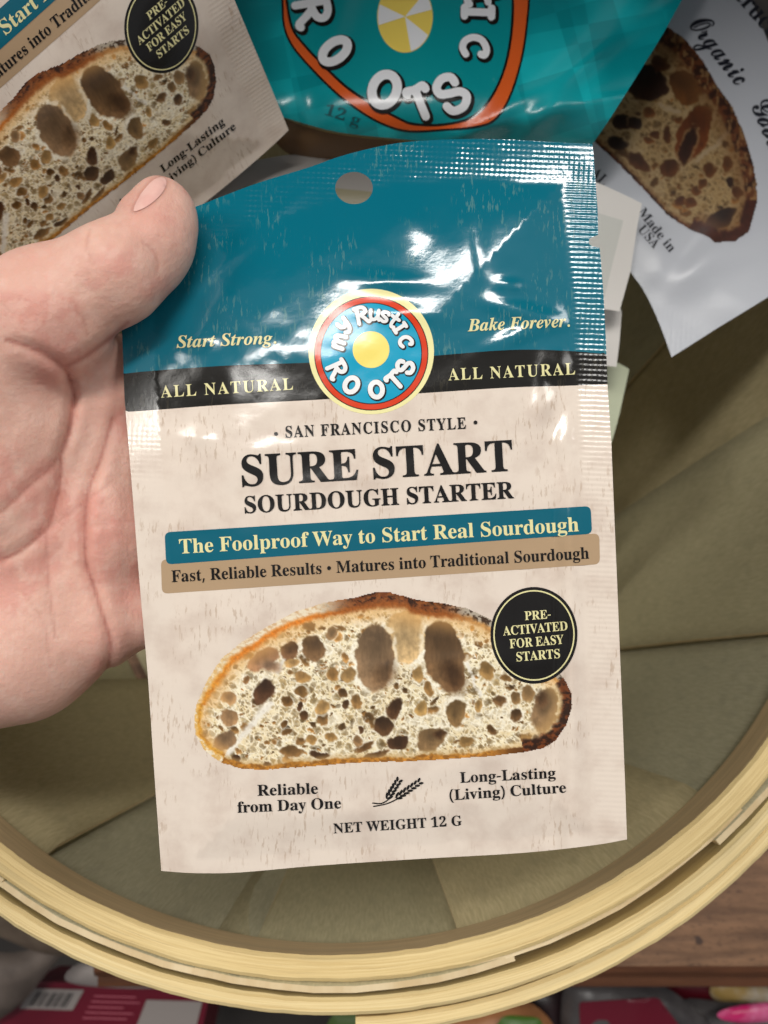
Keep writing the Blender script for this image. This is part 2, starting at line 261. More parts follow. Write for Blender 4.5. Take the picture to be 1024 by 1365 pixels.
bu|375|131,-10 103,-7 81,2 65,17 51,51 46,97 46,248 44,268 39,282 29,291 11,294 11,310 142,310 142,74 144,58 151,46 162,38 177,36 196,39 213,49 228,66 228,248 226,269 221,283 209,291 189,294 189,310 324,310 324,70 326,51 331,39 342,33 360,30 360,13 300,7 228,-10 228,40 209,19 186,3 160,-7
bv|306|142,-10 38,248 22,281 12,290 -3,293 -3,310 164,310 164,294 156,294 141,292 132,286 129,276 130,268 185,122 236,253 241,272 237,284 224,292 203,294 203,310 305,310 305,295 289,289 278,279 260,243 160,-10
by|300|52,-140 29,-137 10,-125 -3,-107 -7,-84 -4,-67 5,-53 18,-43 36,-40 51,-42 64,-49 72,-61 75,-76 74,-81 74,-87 77,-96 86,-99 99,-92 114,-74 129,-44 140,-5 36,251 25,275 15,287 8,292 -3,293 -5,293 -5,310 162,310 162,293 136,289 130,284 128,275 130,267 133,257 185,119 230,241 236,260 238,274 236,284 229,289 203,293 203,310 300,310 300,293 287,290 277,281 259,242 162,-24 145,-65 129,-96 113,-117 95,-131 76,-138
i |175|
i.|180|89,-9 74,-7 60,1 51,15 48,36 51,57 60,71 74,79 89,81 106,79 119,71 129,57 132,36 129,15 119,1 106,-7
iB|430|-34,0 -34,15 -15,17 0,20 12,28 22,41 39,85 115,369 119,387 120,404 117,417 109,426 95,431 73,435 73,451 222,451 284,448 334,440 370,427 394,408 409,384 414,353 409,321 394,294 369,271 334,253 289,240 321,227 346,210 364,190 375,167 378,140 373,105 359,72 333,43 295,20 241,5 171,0/201,248 235,252 264,262 286,280 302,303 312,331 315,364 308,400 287,421 253,428 233,423 222,406 181,249 192,248/166,22 197,26 223,38 246,57 263,83 273,113 276,149 272,177 262,199 244,215 219,224 187,227 176,227 134,75 129,44 133,32 145,25
iF|410|-34,0 -34,15 -15,17 0,20 12,28 22,41 39,85 115,369 119,387 120,404 117,417 109,426 94,432 73,435 73,451 426,451 400,323 381,323 381,332 378,363 369,387 353,406 331,418 300,426 262,428 244,427 234,422 227,412 221,396 181,248 191,247 201,247 241,252 272,265 296,287 313,320 330,320 283,135 269,135 269,147 269,158 267,183 261,201 249,214 231,221 207,225 175,226 136,82 130,47 132,34 140,24 155,18 177,15 177,0
iS|369|154,-11 111,-6 58,10 38,14 24,9 9,-7 -9,-7 26,144 45,144 45,140 48,101 56,69 71,45 91,27 115,16 145,13 167,16 187,25 204,39 217,56 225,76 228,97 225,117 218,134 206,152 190,170 142,214 98,258 85,277 76,295 71,314 70,336 74,371 88,401 109,427 137,446 171,459 208,463 248,458 296,445 312,442 328,447 342,461 360,461 328,322 308,322 309,330 309,337 306,366 298,390 284,411 267,426 247,436 224,439 197,434 174,419 158,396 153,368 156,349 166,331 197,295 219,274 242,254 271,225 293,195 307,162 312,126 307,86 293,53 270,25 239,5 200,-7
ia|336|53,-9 24,-3 1,14 -14,40 -19,73 -15,109 -5,147 11,184 32,220 57,251 84,276 126,301 165,310 189,305 205,290 214,265 225,303 297,303 241,108 232,74 228,56 231,44 238,40 259,52 285,87 300,78 265,30 231,1 197,-9 174,-4 160,10 155,34 157,52 162,75 137,38 111,12 84,-4/93,41 108,45 124,56 139,73 152,95 176,147 192,202 198,248 195,266 186,277 172,281 157,276 141,264 125,244 109,219 83,159 70,115 65,81 68,59 77,45
ie|269|87,-9 60,-6 36,3 16,19 1,40 -8,67 -11,98 -7,135 6,172 25,207 49,240 78,268 109,290 143,305 176,310 207,305 230,293 244,273 249,248 244,222 230,197 207,174 173,153 131,136 79,124 75,88 78,66 87,50 102,39 122,36 147,42 171,62 195,95 214,83 194,50 171,24 145,5 118,-6/84,146 114,156 140,171 163,190 179,212 190,236 193,260 192,272 187,280 180,286 171,287 149,278 126,252 103,207
ig|298|77,-139 23,-134 -18,-119 -36,-104 -47,-86 -51,-66 -46,-44 -31,-25 -4,-9 33,5 6,28 -3,51 1,68 12,83 30,98 57,114 36,130 20,147 12,166 9,189 14,220 28,248 50,273 79,293 113,305 149,310 183,306 215,295 244,277 302,277 299,248 261,248 263,237 264,225 259,192 244,164 221,139 191,120 157,108 118,104 83,106 70,95 66,84 73,72 93,63 135,50 182,32 201,21 216,9 229,-12 233,-36 228,-65 213,-90 189,-110 158,-126 120,-136/116,125 133,129 149,142 164,162 175,188 182,216 185,246 181,269 172,283 156,287 138,283 122,269 107,247 96,222 88,193 86,164 89,142 99,129/85,-117 117,-113 141,-102 157,-85 162,-66 156,-47 138,-32 107,-19 60,-4 31,-21 13,-40 7,-62 13,-83 30,-101 54,-113
ik|323|204,-9 184,-6 167,3 154,19 136,65 120,144 96,126 63,0 -19,0 82,374 88,399 90,411 88,422 83,428 73,431 58,433 48,433 48,451 110,457 187,470 106,165 158,206 191,234 207,253 213,267 211,276 206,281 181,286 181,304 318,304 318,286 300,282 284,276 253,254 189,201 201,128 212,79 225,51 240,42 259,52 277,83 292,76 264,29 235,0
in|357|213,-9 188,-4 173,13 168,41 175,84 197,153 220,222 226,246 222,257 213,261 189,253 163,229 136,190 116,152 97,107 80,57 66,0 -14,0 42,211 50,240 52,254 49,264 39,271 24,273 18,273 17,289 151,310 116,193 153,245 187,281 220,303 256,310 284,304 301,287 306,259 301,226 285,170 248,57 251,47 260,43 269,46 279,55 304,90 319,80 291,41 266,13 240,-4
io|316|96,-9 67,-6 42,4 20,20 3,41 -7,68 -10,98 -6,135 6,172 24,208 48,241 76,269 107,291 141,305 175,310 207,306 234,297 256,281 272,260 282,234 285,203 281,167 270,130 252,94 228,61 200,33 168,10 133,-5/103,13 119,18 134,30 148,50 162,74 184,132 200,191 206,240 202,267 191,283 172,288 157,284 141,272 127,253 113,229 90,172 75,111 69,58 73,33 84,18
ir|261|-14,0 42,211 50,240 52,254 49,264 39,271 24,273 18,273 17,289 151,310 114,189 144,243 171,280 197,302 210,308 222,310 243,305 255,290 259,265 257,245 249,230 236,221 220,218 202,223 186,238 180,241 165,234 148,212 127,175 95,97 66,0
it|185|30,-9 5,-4 -10,12 -15,39 -14,52 -11,70 45,273 13,273 13,297 58,319 98,353 134,398 162,398 134,300 187,300 179,273 126,273 77,103 70,77 67,56 70,45 77,41 98,54 128,95 144,85 116,44 88,14 60,-3
iv|284|48,-9 48,26 45,155 38,229 30,255 19,270 5,274 -1,273 -2,291 97,310 106,295 115,251 121,189 123,118 123,89 160,132 185,169 199,196 204,213 200,226 189,240 178,256 175,271 177,286 186,299 198,307 214,310 230,307 243,298 251,283 254,265 244,222 215,167 166,102 97,27 62,-9
s |175|
sG|455|266,-6 210,-1 169,15 151,31 139,51 136,73 140,96 154,115 174,126 198,130 217,128 232,120 241,109 244,95 240,78 225,66 200,58 189,52 185,42 190,30 204,21 224,15 246,13 269,17 292,28 313,48 344,90 379,147 351,135 320,132 288,136 260,148 236,169 226,168 217,168 182,171 151,181 126,197 107,218 95,243 91,271 97,304 112,336 138,365 173,390 210,407 244,413 253,412 255,409 251,404 238,397 219,386 198,368 176,344 156,315 142,284 137,254 142,225 158,203 183,188 214,183 220,183 226,184 217,212 214,238 217,267 228,294 244,321 265,345 290,366 317,384 346,400 375,411 403,418 428,420 456,417 477,406 490,389 495,367 491,346 481,322 463,295 440,268 412,242 379,218 328,189 275,173 285,159 300,151 322,148 352,152 384,165 419,185 462,212 481,221 486,220 488,218 486,212 469,187 458,156 449,121 436,87 420,58 399,36 373,18 342,5 306,-3/275,190 317,204 355,224 390,247 419,273 443,299 461,324 472,347 475,366 473,382 467,393 458,401 448,403 430,400 410,390 389,374 368,354 327,303 293,246 282,218
sO|380|167,-5 138,-1 112,9 90,26 74,49 64,77 60,110 65,149 79,189 102,229 132,268 186,321 253,370 286,390 318,404 363,417 400,421 428,419 449,412 465,400 474,384 477,363 473,343 461,336 454,338 452,347 453,355 453,361 450,379 439,393 423,401 405,404 374,399 343,385 310,361 288,340 266,313 220,247 180,174 150,105 142,76 140,52 143,30 153,17 171,13 200,18 232,36 267,63 301,98 332,141 361,189 390,255 400,303 398,320 393,330 383,333 364,329 343,315 320,293 296,263 270,223 245,177 226,132 214,95 205,62 195,59 186,62 184,72 193,112 218,171 254,237 297,296 327,325 357,343 386,349 408,344 426,332 438,313 442,287 438,259 428,228 412,194 391,160 367,126 339,94 310,65 281,40 242,15 204,0
sa|355|210,-5 194,-2 180,7 170,21 167,40 141,16 113,1 83,-4 56,0 35,12 21,32 16,58 20,83 32,109 50,135 73,158 99,178 128,193 158,203 187,207 210,204 226,194 234,177 247,204 322,207 260,79 246,50 241,37 243,32 247,30 264,37 288,55 311,75 324,62 292,33 262,12 234,0/97,12 120,19 146,40 172,71 196,109 214,143 220,164 219,173 213,181 206,186 197,188 185,185 171,176 141,145 112,104 90,62 84,43 82,27 87,17
sc|259|95,-5 64,0 40,14 25,36 20,66 24,92 36,117 54,141 77,163 103,181 131,195 158,204 184,207 209,204 229,196 242,182 246,165 244,152 237,140 226,131 211,128 201,130 193,135 188,143 187,153 193,170 200,177 210,181 199,186 189,183 177,174 150,143 124,103 103,63 95,32 100,20 113,16 138,22 164,36 190,56 211,75 224,62 191,33 159,12 128,-1
sd|406|87,-4 60,0 37,13 21,33 16,61 20,87 33,113 51,138 75,160 102,179 132,194 161,204 189,207 214,204 231,194 242,179 355,386 438,394 270,91 247,49 239,30 241,23 248,21 274,34 320,75 334,62 277,13 253,0 229,-4 206,-1 189,8 178,22 174,38 174,43 146,17 117,1/105,13 118,17 134,27 170,62 203,109 220,143 226,168 221,184 208,189 195,186 181,177 151,146 122,110 101,78 89,53 85,32 90,18
se|276|101,-5 65,1 37,16 18,40 11,66 16,90 28,114 47,138 71,160 98,179 126,194 155,204 182,207 205,204 224,194 236,180 240,162 236,142 222,123 199,105 171,90 136,78 97,69 88,47 85,30 90,19 106,15 135,19 165,30 196,48 228,75 240,62 206,33 170,12 134,-1/104,86 126,91 147,100 165,114 181,131 191,148 194,165 191,181 182,186 172,183 159,173 131,136
sg|354|314,62 290,42 264,26 210,-1 160,-84 110,-146 77,-175 43,-192 9,-198 -21,-195 -43,-184 -57,-168 -62,-146 -54,-116 -31,-86 7,-58 60,-31 128,-5 143,22 111,3 79,-4 52,0 31,13 17,33 12,58 16,85 28,111 47,136 70,159 97,178 126,194 155,204 184,207 207,204 223,194 230,179 244,203 327,210 226,28 262,46 301,75/91,12 107,16 125,26 142,43 160,64 192,115 209,150 214,171 210,184 198,188 188,185 175,174 143,139 111,95 86,53 78,36 76,24 80,15/4,-179 26,-170 50,-144 79,-98 117,-30 60,-53 17,-83 -3,-106 -15,-128 -19,-151 -17,-166 -9,-176
si|231|184,243 170,245 159,251 152,260 150,273 153,287 163,299 176,307 193,310 205,308 216,302 223,292 226,281 223,266 213,254 200,246/194,62 156,26 129,7 108,-2 85,-5 57,0 41,16 35,41 38,57 47,79 84,148 68,131 49,113 36,127 55,144 82,172 107,201 201,207 133,83 112,45 105,27 109,21 119,24 134,33 181,75
sn|388|-1,-5 45,62 78,109 97,139 103,153 102,157 99,158 85,147 51,113 38,127 97,183 122,200 147,206 162,200 172,185 175,160 171,132 214,173 252,198 284,207 303,203 319,192 328,174 332,150 329,135 322,119 300,85 277,55 265,39 261,28 262,22 266,21 288,34 335,75 349,62 313,29 289,11 268,0 247,-4 228,0 213,11 202,29 199,52 205,83 216,103 239,132 277,175 280,179 280,181 277,185 251,174 212,141 161,84 99,0
so|300|91,-5 62,0 38,14 23,37 17,64 21,88 33,113 51,137 74,160 100,179 129,194 159,204 188,207 217,203 239,191 252,172 257,146 254,123 245,101 231,80 210,56 233,66 258,83 271,69 248,50 224,37 200,29 177,27 149,9 120,-1/106,17 122,21 140,33 138,43 140,52 148,61 161,68 175,72 199,106 213,137 218,165 214,180 202,185 188,180 169,163 144,134 121,97 102,61 95,34 98,21
sr|275|237,62 196,24 172,6 154,-2 136,-4 108,-1 86,10 71,26 66,46 69,64 77,84 89,106 105,127 125,147 148,165 120,163 101,163 77,138 50,113 36,127 60,148 81,168 95,216 106,222 115,220 116,210 116,206 116,201 122,193 143,189 178,184 192,179 204,173 212,163 214,150 208,131 191,103 171,75 156,54 147,40 144,30 147,23 154,21 177,33 225,76
ss|235|206,71 150,21 128,8 108,0 67,-5 40,-2 20,9 8,25 4,42 6,55 13,65 23,72 36,74 48,72 57,66 62,57 64,48 62,38 56,30 48,24 40,22 35,23 42,16 52,14 67,18 80,30 92,50 104,92 109,144 109,157 107,169 92,154 70,133 48,113 36,127 68,157 113,199 120,210 130,222 140,226 149,224 152,216 146,204 141,197 140,189 146,176 168,136 176,98 172,73 161,55 193,84''')

def area2(c): c = np.asarray(c, float); d = np.roll(c, -1, 0); return float((c[:, 0] * d[:, 1] - d[:, 0] * c[:, 1]).sum())
def embolden(cs, e):
    """grow a glyph outward by e (counters shrink)"""
    if not cs or not e: return [np.asarray(c, float) for c in cs]
    big = max(cs, key=lambda c: abs(area2(c))); sg = 1 if area2(big) > 0 else -1
    out = []
    for c in cs:
        c = np.asarray(c, float); a = c - np.roll(c, 1, 0); b = np.roll(c, -1, 0) - c
        a /= np.maximum(np.hypot(*a.T), 1e-6)[:, None]; b /= np.maximum(np.hypot(*b.T), 1e-6)[:, None]
        n = np.stack([a[:, 1] + b[:, 1], -(a[:, 0] + b[:, 0])], 1)
        L = np.maximum((n ** 2).sum(1), 0.9)
        out.append(c + sg * e * 2 * n / L[:, None])
    return out
CAP = 455.0
def text(s, st, p0, p1, cap, grow=8, track=0, arc=0.0, warp=None):
    """glyph shapes (lists of contours) for a line set from p0 to p1 (ends of the baseline), capitals cap tall"""
    p0 = np.array(p0, float); p1 = np.array(p1, float)
    items = []; x = 0.0
    for ch in s:
        if ch == '\u2022': a, g = 230, [[(115 + 80 * math.cos(t), 200 + 80 * math.sin(t)) for t in np.linspace(0, 2 * math.pi, 13)[:-1]]]
        elif st + ch in GL: a, g = GL[st + ch]
        else: a, g = GL['b' + ch]
        if g: items.append((x, embolden(g, grow)))
        x += a + track
    lo = min(c[:, 0].min() + x0 for x0, g in items for c in g); hi = max(c[:, 0].max() + x0 for x0, g in items for c in g)
    L = np.hypot(*(p1 - p0)); ux = (p1 - p0) / L; uy = np.array([ux[1], -ux[0]])     # up in the picture
    sx = L / (hi - lo); sy = cap / CAP; out = []
    for x0, g in items:
        cs = []
        for c in g:
            q = (c[:, 0] + x0 - lo) * sx; t = q / L
            cs.append(p0 + q[:, None] * ux + (c[:, 1] * sy + arc * 4 * t * (1 - t))[:, None] * uy)
        out.append(cs)
    return out

# round fat hand-drawn letters as strokes (unit box, y up)
STROKE = {
 'm': [[(.02, 0), (.04, .62)], [(.05, .42), (.2, .66), (.36, .6), (.4, .4), (.4, .02)], [(.42, .42), (.58, .66), (.74, .58), (.78, .36), (.82, .02)]],
 'y': [[(.05, .7), (.1, .4), (.3, .26), (.5, .4)], [(.62, .72), (.56, .3), (.46, -.02), (.26, -.16), (.06, -.04)]],
 'R': [[(.12, 0), (.16, .98)], [(.0, .98), (.45, 1.0), (.68, .84), (.6, .6), (.2, .48)], [(.36, .5), (.56, .24), (.74, .0), (.84, .04)]],
 'u': [[(.05, .7), (.06, .25), (.2, .02), (.44, .06), (.6, .3)], [(.64, .72), (.62, .3), (.72, .0)]],
 's': [[(.6, .62), (.42, .76), (.14, .7), (.08, .52), (.28, .38), (.54, .28), (.58, .1), (.36, -.02), (.06, .08)]],
 't': [[(.3, 1.0), (.3, .25), (.42, .02), (.6, .08)], [(.02, .66), (.6, .7)]],
 'i': [[(.1, .0), (.1, .9)], [(-.06, .9), (.26, .9)], [(-.06, .0), (.26, .0)]],
 'c': [[(.62, .66), (.64, .8), (.42, .84), (.14, .66), (.06, .36), (.2, .08), (.46, .0), (.68, .14)]],
 'O': [[(.42 + .34 * math.cos(t), .5 + .42 * math.sin(t)) for t in np.linspace(0, 2 * math.pi, 15)]],
 'T': [[(.4, 0), (.4, .92)], [(.02, .84), (.06, .96), (.4, .92), (.74, .96), (.8, .82)]],
 'S': [[(.64, .7), (.62, .9), (.38, 1.0), (.12, .88), (.1, .66), (.34, .52), (.62, .4), (.7, .18), (.46, -.02), (.14, .04), (.06, .26)]],
}
def ribbon(pts, wd):
    """outline of a round-ended stroke; wd one width or one per point"""
    P = curve(pts, 4) if len(pts) > 2 else np.asarray(pts, float)
    W = np.full(len(P), wd) if np.isscalar(wd) else np.interp(np.linspace(0, 1, len(P)), np.linspace(0, 1, len(wd)), wd)
    out = []
    for i in range(len(P) - 1):                       # a chain of capsules, all wound the same way
        a, b = P[i], P[i + 1]; d = math.atan2(*(b - a)[::-1])
        c = [a + W[i] * np.array([math.cos(d + t), math.sin(d + t)]) for t in np.linspace(math.pi / 2, 3 * math.pi / 2, 6)]
        c += [b + W[i + 1] * np.array([math.cos(d + t), math.sin(d + t)]) for t in np.linspace(-math.pi / 2, math.pi / 2, 6)]
        out.append(np.array(c))
    return out
def brush(ch, cen, size, ang, wd, off=(0, 0), sx=1.0):
    """stroke letter centred at cen (picture px), size tall, up-direction turned ang degrees clockwise"""
    cs = []
    a = math.radians(ang); ux = np.array([math.cos(a), math.sin(a)]); uy = np.array([math.sin(a), -math.cos(a)])
    for st in STROKE[ch]:
        q = np.array(st, float); q = (q - np.array([.38, .45])) * size * np.array([sx, 1])
        p = np.array(cen) + np.array(off) + q[:, :1] * ux + q[:, 1:] * uy
        cs += [c if area2(c) > 0 else c[::-1] for c in ribbon(p, wd)]
    return cs
def disc(c, rx, ry=None, n=72, egg=0.0):
    t = np.linspace(0, 2 * math.pi, n + 1)[:-1]; ry = ry or rx
    return np.stack([c[0] + rx * np.cos(t) * (1 + egg * np.sin(t)), c[1] + ry * np.sin(t)], 1)
def rounded(quad, r):
    q = np.asarray(quad, float); out = []
    for i in range(4):
        p = q[i]; a = q[i - 1] - p; b = q[(i + 1) % 4] - p
        A = p + a / np.hypot(*a) * r; B = p + b / np.hypot(*b) * r
        for t in np.linspace(0, 1, 6): out.append(A * (1 - t) ** 2 + p * 2 * t * (1 - t) + B * t * t)
    return np.array(out)

# ------------------------------------------------------------------ materials
def mat(name):
    m = bpy.data.materials.new(name); m.use_nodes = True
    nt = m.node_tree; b = nt.nodes['Principled BSDF']
    return m, nt, b
def N(nt, t, **k):
    n = nt.nodes.new(t)
    for a, v in k.items():
        if a in ('operation', 'blend_type', 'data_type', 'noise_dimensions', 'feature', 'distance', 'attribute_name', 'interpolation_type', 'wave_type', 'bands_direction', 'voronoi_dimensions', 'musgrave_type'): setattr(n, a, v)
        elif a.startswith('i'): n.inputs[int(a[1:])].default_value = v
    return n
def mixc(nt, f, a, b):
    """colour mix; f, a, b may be sockets or values"""
    m = N(nt, 'ShaderNodeMix', data_type='RGBA')
    for i, v in ((0, f), (6, a), (7, b)):
        if hasattr(v, 'links'): nt.links.new(v, m.inputs[i])
        else: m.inputs[i].default_value = v
    return m.outputs[2]
def mth(nt, op, a, b=0.0, c=None):
    m = N(nt, 'ShaderNodeMath', operation=op)
    for i, v in enumerate((a, b, c)):
        if v is None: continue
        if hasattr(v, 'links'): nt.links.new(v, m.inputs[i])
        else: m.inputs[i].default_value = v
    return m.outputs[0]
def ramp(nt, f, lo, hi):
    m = N(nt, 'ShaderNodeMapRange', i1=lo, i2=hi); m.interpolation_type = 'SMOOTHSTEP'; nt.links.new(f, m.inputs[0]); return m.outputs[0]
def noise(nt, co, scale, detail=3.0, rough=0.55, sc=None):
    if sc is not None:
        mp = N(nt, 'ShaderNodeMapping'); mp.inputs[3].default_value = sc; nt.links.new(co, mp.inputs[0]); co = mp.outputs[0]
    n = N(nt, 'ShaderNodeTexNoise'); n.inputs['Scale'].default_value = scale; n.inputs['Detail'].default_value = detail; n.inputs['Roughness'].default_value = rough
    nt.links.new(co, n.inputs['Vector']); return n.outputs[0]
def bump(nt, b, h, strength, dist, prev=None):
    n = N(nt, 'ShaderNodeBump'); n.inputs['Strength'].default_value = strength; n.inputs['Distance'].default_value = dist
    nt.links.new(h, n.inputs['Height'])
    if prev is not None: nt.links.new(prev, n.inputs['Normal'])
    if b is not None: nt.links.new(n.outputs[0], b.inputs['Normal'])
    return n.outputs[0]

def film(name, color, streak=None, amount=0.0, rough=0.2, crimp=False, blotch=None, attr=False, micro=0.05, spec=0.5, wear=None):
    """printed plastic film; UV = print pixels / 100"""
    m, nt, b = mat(name); L = nt.links
    uv = N(nt, 'ShaderNodeUVMap').outputs[0]
    c = color
    if attr:
        a = N(nt, 'ShaderNodeAttribute', attribute_name='Col'); c = a.outputs[0]
    if blotch:
        n1 = noise(nt, uv, 1.5, 5, 0.6)
        c = mixc(nt, ramp(nt, n1, 0.42, 0.72), c, blotch)
    if streak:
        s1 = noise(nt, uv, 1.0, 3, 0.65, (22, 4.2, 1)); s2 = noise(nt, uv, 1.3, 3, 0.5)
        f = mth(nt, 'MULTIPLY', ramp(nt, s1, 0.55, 0.63), ramp(nt, s2, 0.46, 0.60))
        c = mixc(nt, mth(nt, 'MULTIPLY', f, amount), c, streak)
    if wear:
        w1 = noise(nt, uv, 9, 6, 0.75); c = mixc(nt, ramp(nt, w1, 0.66, 0.70), c, wear)
    if hasattr(c, 'links'): L.new(c, b.inputs['Base Color'])
    else: b.inputs['Base Color'].default_value = c
    b.inputs['Roughness'].default_value = rough
    b.inputs['Specular IOR Level'].default_value = spec
    prev = None
    if crimp:
        sx = N(nt, 'ShaderNodeSeparateXYZ'); L.new(uv, sx.inputs[0])
        ad = N(nt, 'ShaderNodeAttribute', attribute_name='dots'); ar = N(nt, 'ShaderNodeAttribute', attribute_name='ridges')
        wob = noise(nt, uv, 6, 2)
        u = mth(nt, 'ADD', sx.outputs[0], mth(nt, 'MULTIPLY', sx.outputs[1], 0.06))
        v = mth(nt, 'ADD', sx.outputs[1], mth(nt, 'MULTIPLY', sx.outputs[0], -0.04))
        v = mth(nt, 'ADD', v, mth(nt, 'MULTIPLY', wob, 0.02))
        su = mth(nt, 'SINE', mth(nt, 'MULTIPLY', u, 2 * math.pi / 0.068)); sv = mth(nt, 'SINE', mth(nt, 'MULTIPLY', v, 2 * math.pi / 0.068))
        dots = mth(nt, 'MULTIPLY', mth(nt, 'MULTIPLY', mth(nt, 'ADD', su, sv), mth(nt, 'ADD', 0.15, mth(nt, 'MULTIPLY', ramp(nt, noise(nt, uv, 3.2, 3), .35, .65), 0.6))), ad.outputs[2])
        rid = mth(nt, 'MULTIPLY', mth(nt, 'ADD', mth(nt, 'MULTIPLY', sv, 0.95), mth(nt, 'MULTIPLY', su, 0.13)), ar.outputs[2])
        prev = bump(nt, None, mth(nt, 'ADD', dots, rid), 1.0, 0.000024)
    n2 = noise(nt, uv, 14, 4, 0.6)
    prev = bump(nt, None, n2, micro, 0.0004, prev)
    L.new(prev, b.inputs['Normal'])
    return m

def wood(name, c0, c1, stretch, scale=1.0, rough=0.6, dark=None, bmp=0.3, pores=None, spec=0.3, pst=(0.5, 2.2, 1)):
    """UV in centimetres, grain along u"""
    m, nt, b = mat(name); L = nt.links
    uv = N(nt, 'ShaderNodeUVMap').outputs[0]
    g = noise(nt, uv, scale, 5, 0.65, stretch)
    g2 = noise(nt, uv, scale * 0.35, 3, 0.5, (stretch[0] * 1.5, stretch[1] * 0.5, 1))
    c = mixc(nt, ramp(nt, g, 0.3, 0.7), c0, c1)
    c = mixc(nt, mth(nt, 'MULTIPLY', ramp(nt, g2, 0.5, 0.72), 0.55), c, tuple(x * 0.72 for x in c0[:3]) + (1,))
    if dark:
        d = noise(nt, uv, scale * 0.9, 2, 0.5); c = mixc(nt, ramp(nt, d, 0.66, 0.74), c, dark)
    if pores:
        p = noise(nt, uv, 6, 3, 0.6, pst); c = mixc(nt, mth(nt, 'MULTIPLY', ramp(nt, p, 0.58, 0.68), 0.8), c, pores)
    L.new(c, b.inputs['Base Color']); b.inputs['Roughness'].default_value = rough
    b.inputs['Specular IOR Level'].default_value = spec
    bump(nt, b, g, bmp, 0.0006)
    return m
def plain(name, c, rough=0.5, nscale=None, var=None, bmp=0.0, spec=0.4):
    m, nt, b = mat(name)
    b.inputs['Base Color'].default_value = c; b.inputs['Roughness'].default_value = rough; b.inputs['Specular IOR Level'].default_value = spec
    if nscale:
        tc = N(nt, 'ShaderNodeTexCoord').outputs['Object']; n = noise(nt, tc, nscale, 4)
        if var: nt.links.new(mixc(nt, ramp(nt, n, 0.35, 0.65), c, var), b.inputs['Base Color'])
        if bmp: bump(nt, b, n, bmp, 0.002)
    return m

TEAL = film('teal_print', lin(8, 104, 124), lin(96, 140, 138), 0.55, 0.13, crimp=True, spec=0.75)
BAND = film('black_print', lin(28, 26, 23), lin(58, 54, 44), 0.6, 0.18, crimp=True, spec=0.45)
CREAM = film('cream_print', lin(228, 214, 200), lin(184, 160, 138), 0.6, 0.16, crimp=True, spec=0.65, blotch=lin(212, 195, 181))
INK = film('black_ink', lin(26, 24, 23), rough=0.2)
CREAMINK = film('pale_yellow_ink', lin(228, 221, 165), rough=0.2)
BANTEAL = film('banner_teal_print', lin(10, 96, 116), rough=0.22)
BANTAN = film('banner_tan_print', lin(176, 149, 118), rough=0.22)
BREAD = film('bread_print', (1, 1, 1, 1), attr=True, rough=0.26)
RED = film('red_ring_print', lin(216, 66, 34), rough=0.18)
SKY = film('sky_blue_print', lin(22, 160, 196), rough=0.18)
YEL = film('pale_yellow_print', lin(240, 232, 170), rough=0.18)
SUNNY = film('sunny_yellow_print', lin(246, 226, 120), rough=0.18)
WHITE = film('white_ink', lin(240, 240, 240), rough=0.18)
BACK = film('film_back_print', lin(214, 210, 205), rough=0.3)
# ------------------------------------------------------------------ floor, shelf
FLOORM = plain('dark_floor', lin(52, 46, 42), 0.7, 12, lin(36, 32, 30))
V, F = box((0, 0.4, -0.335), (4, 4, 0.01)); o = obj('floor', V, F, FLOORM, smooth=False); tag(o, None, None, kind='structure')
SHELFW = wood('brown_shelf_wood', lin(140, 104, 76), lin(98, 70, 50), (0.16, 1.3, 1), 1.6, 0.5, dark=lin(70, 50, 40), pores=lin(52, 36, 28), bmp=0.35)
SHELFE = wood('brown_edge_wood', lin(104, 66, 44), lin(78, 48, 32), (0.16, 1.6, 1), 1.2, 0.4, bmp=0.2)
def profile(prof, x0, x1):
    """a moulding: (y, z) profile swept along x"""
    n = len(prof); V = [(x, y, z) for x in (x0, x1) for y, z in prof]
    Fs = [[i, (i + 1) % n, (i + 1) % n + n, i + n] for i in range(n)] + [list(range(n))[::-1], list(range(n, 2 * n))]
    return np.array(V), Fs
sh = empty('shelf', (0.3, 0.15, -0.024), 'brown wooden shelf board with dark pores under the round basket', 'shelf')
V, F = profile([(-0.062, 0.0), (0.46, 0.0), (0.46, -0.022), (-0.062, -0.022)], -0.125, 0.9)
uvs = np.stack([V[:, 0] * 100, V[:, 1] * 100], 1)
# finer copy for even shading
obj('board', V, F, SHELFW, sh, uv=uvs, smooth=False)
pr = [(-0.0622, -0.0015), (-0.0645, -0.0022), (-0.0665, -0.0045), (-0.0672, -0.0075), (-0.0672, -0.009), (-0.0695, -0.0095), (-0.0715, -0.0105), (-0.0722, -0.0135), (-0.071, -0.0215), (-0.0622, -0.0215)]
V, F = profile(pr, -0.125, 0.9)
obj('edge_moulding', V, F, SHELFE, sh, uv=np.stack([V[:, 0] * 100, (V[:, 1] + V[:, 2]) * 100], 1), smooth=False)

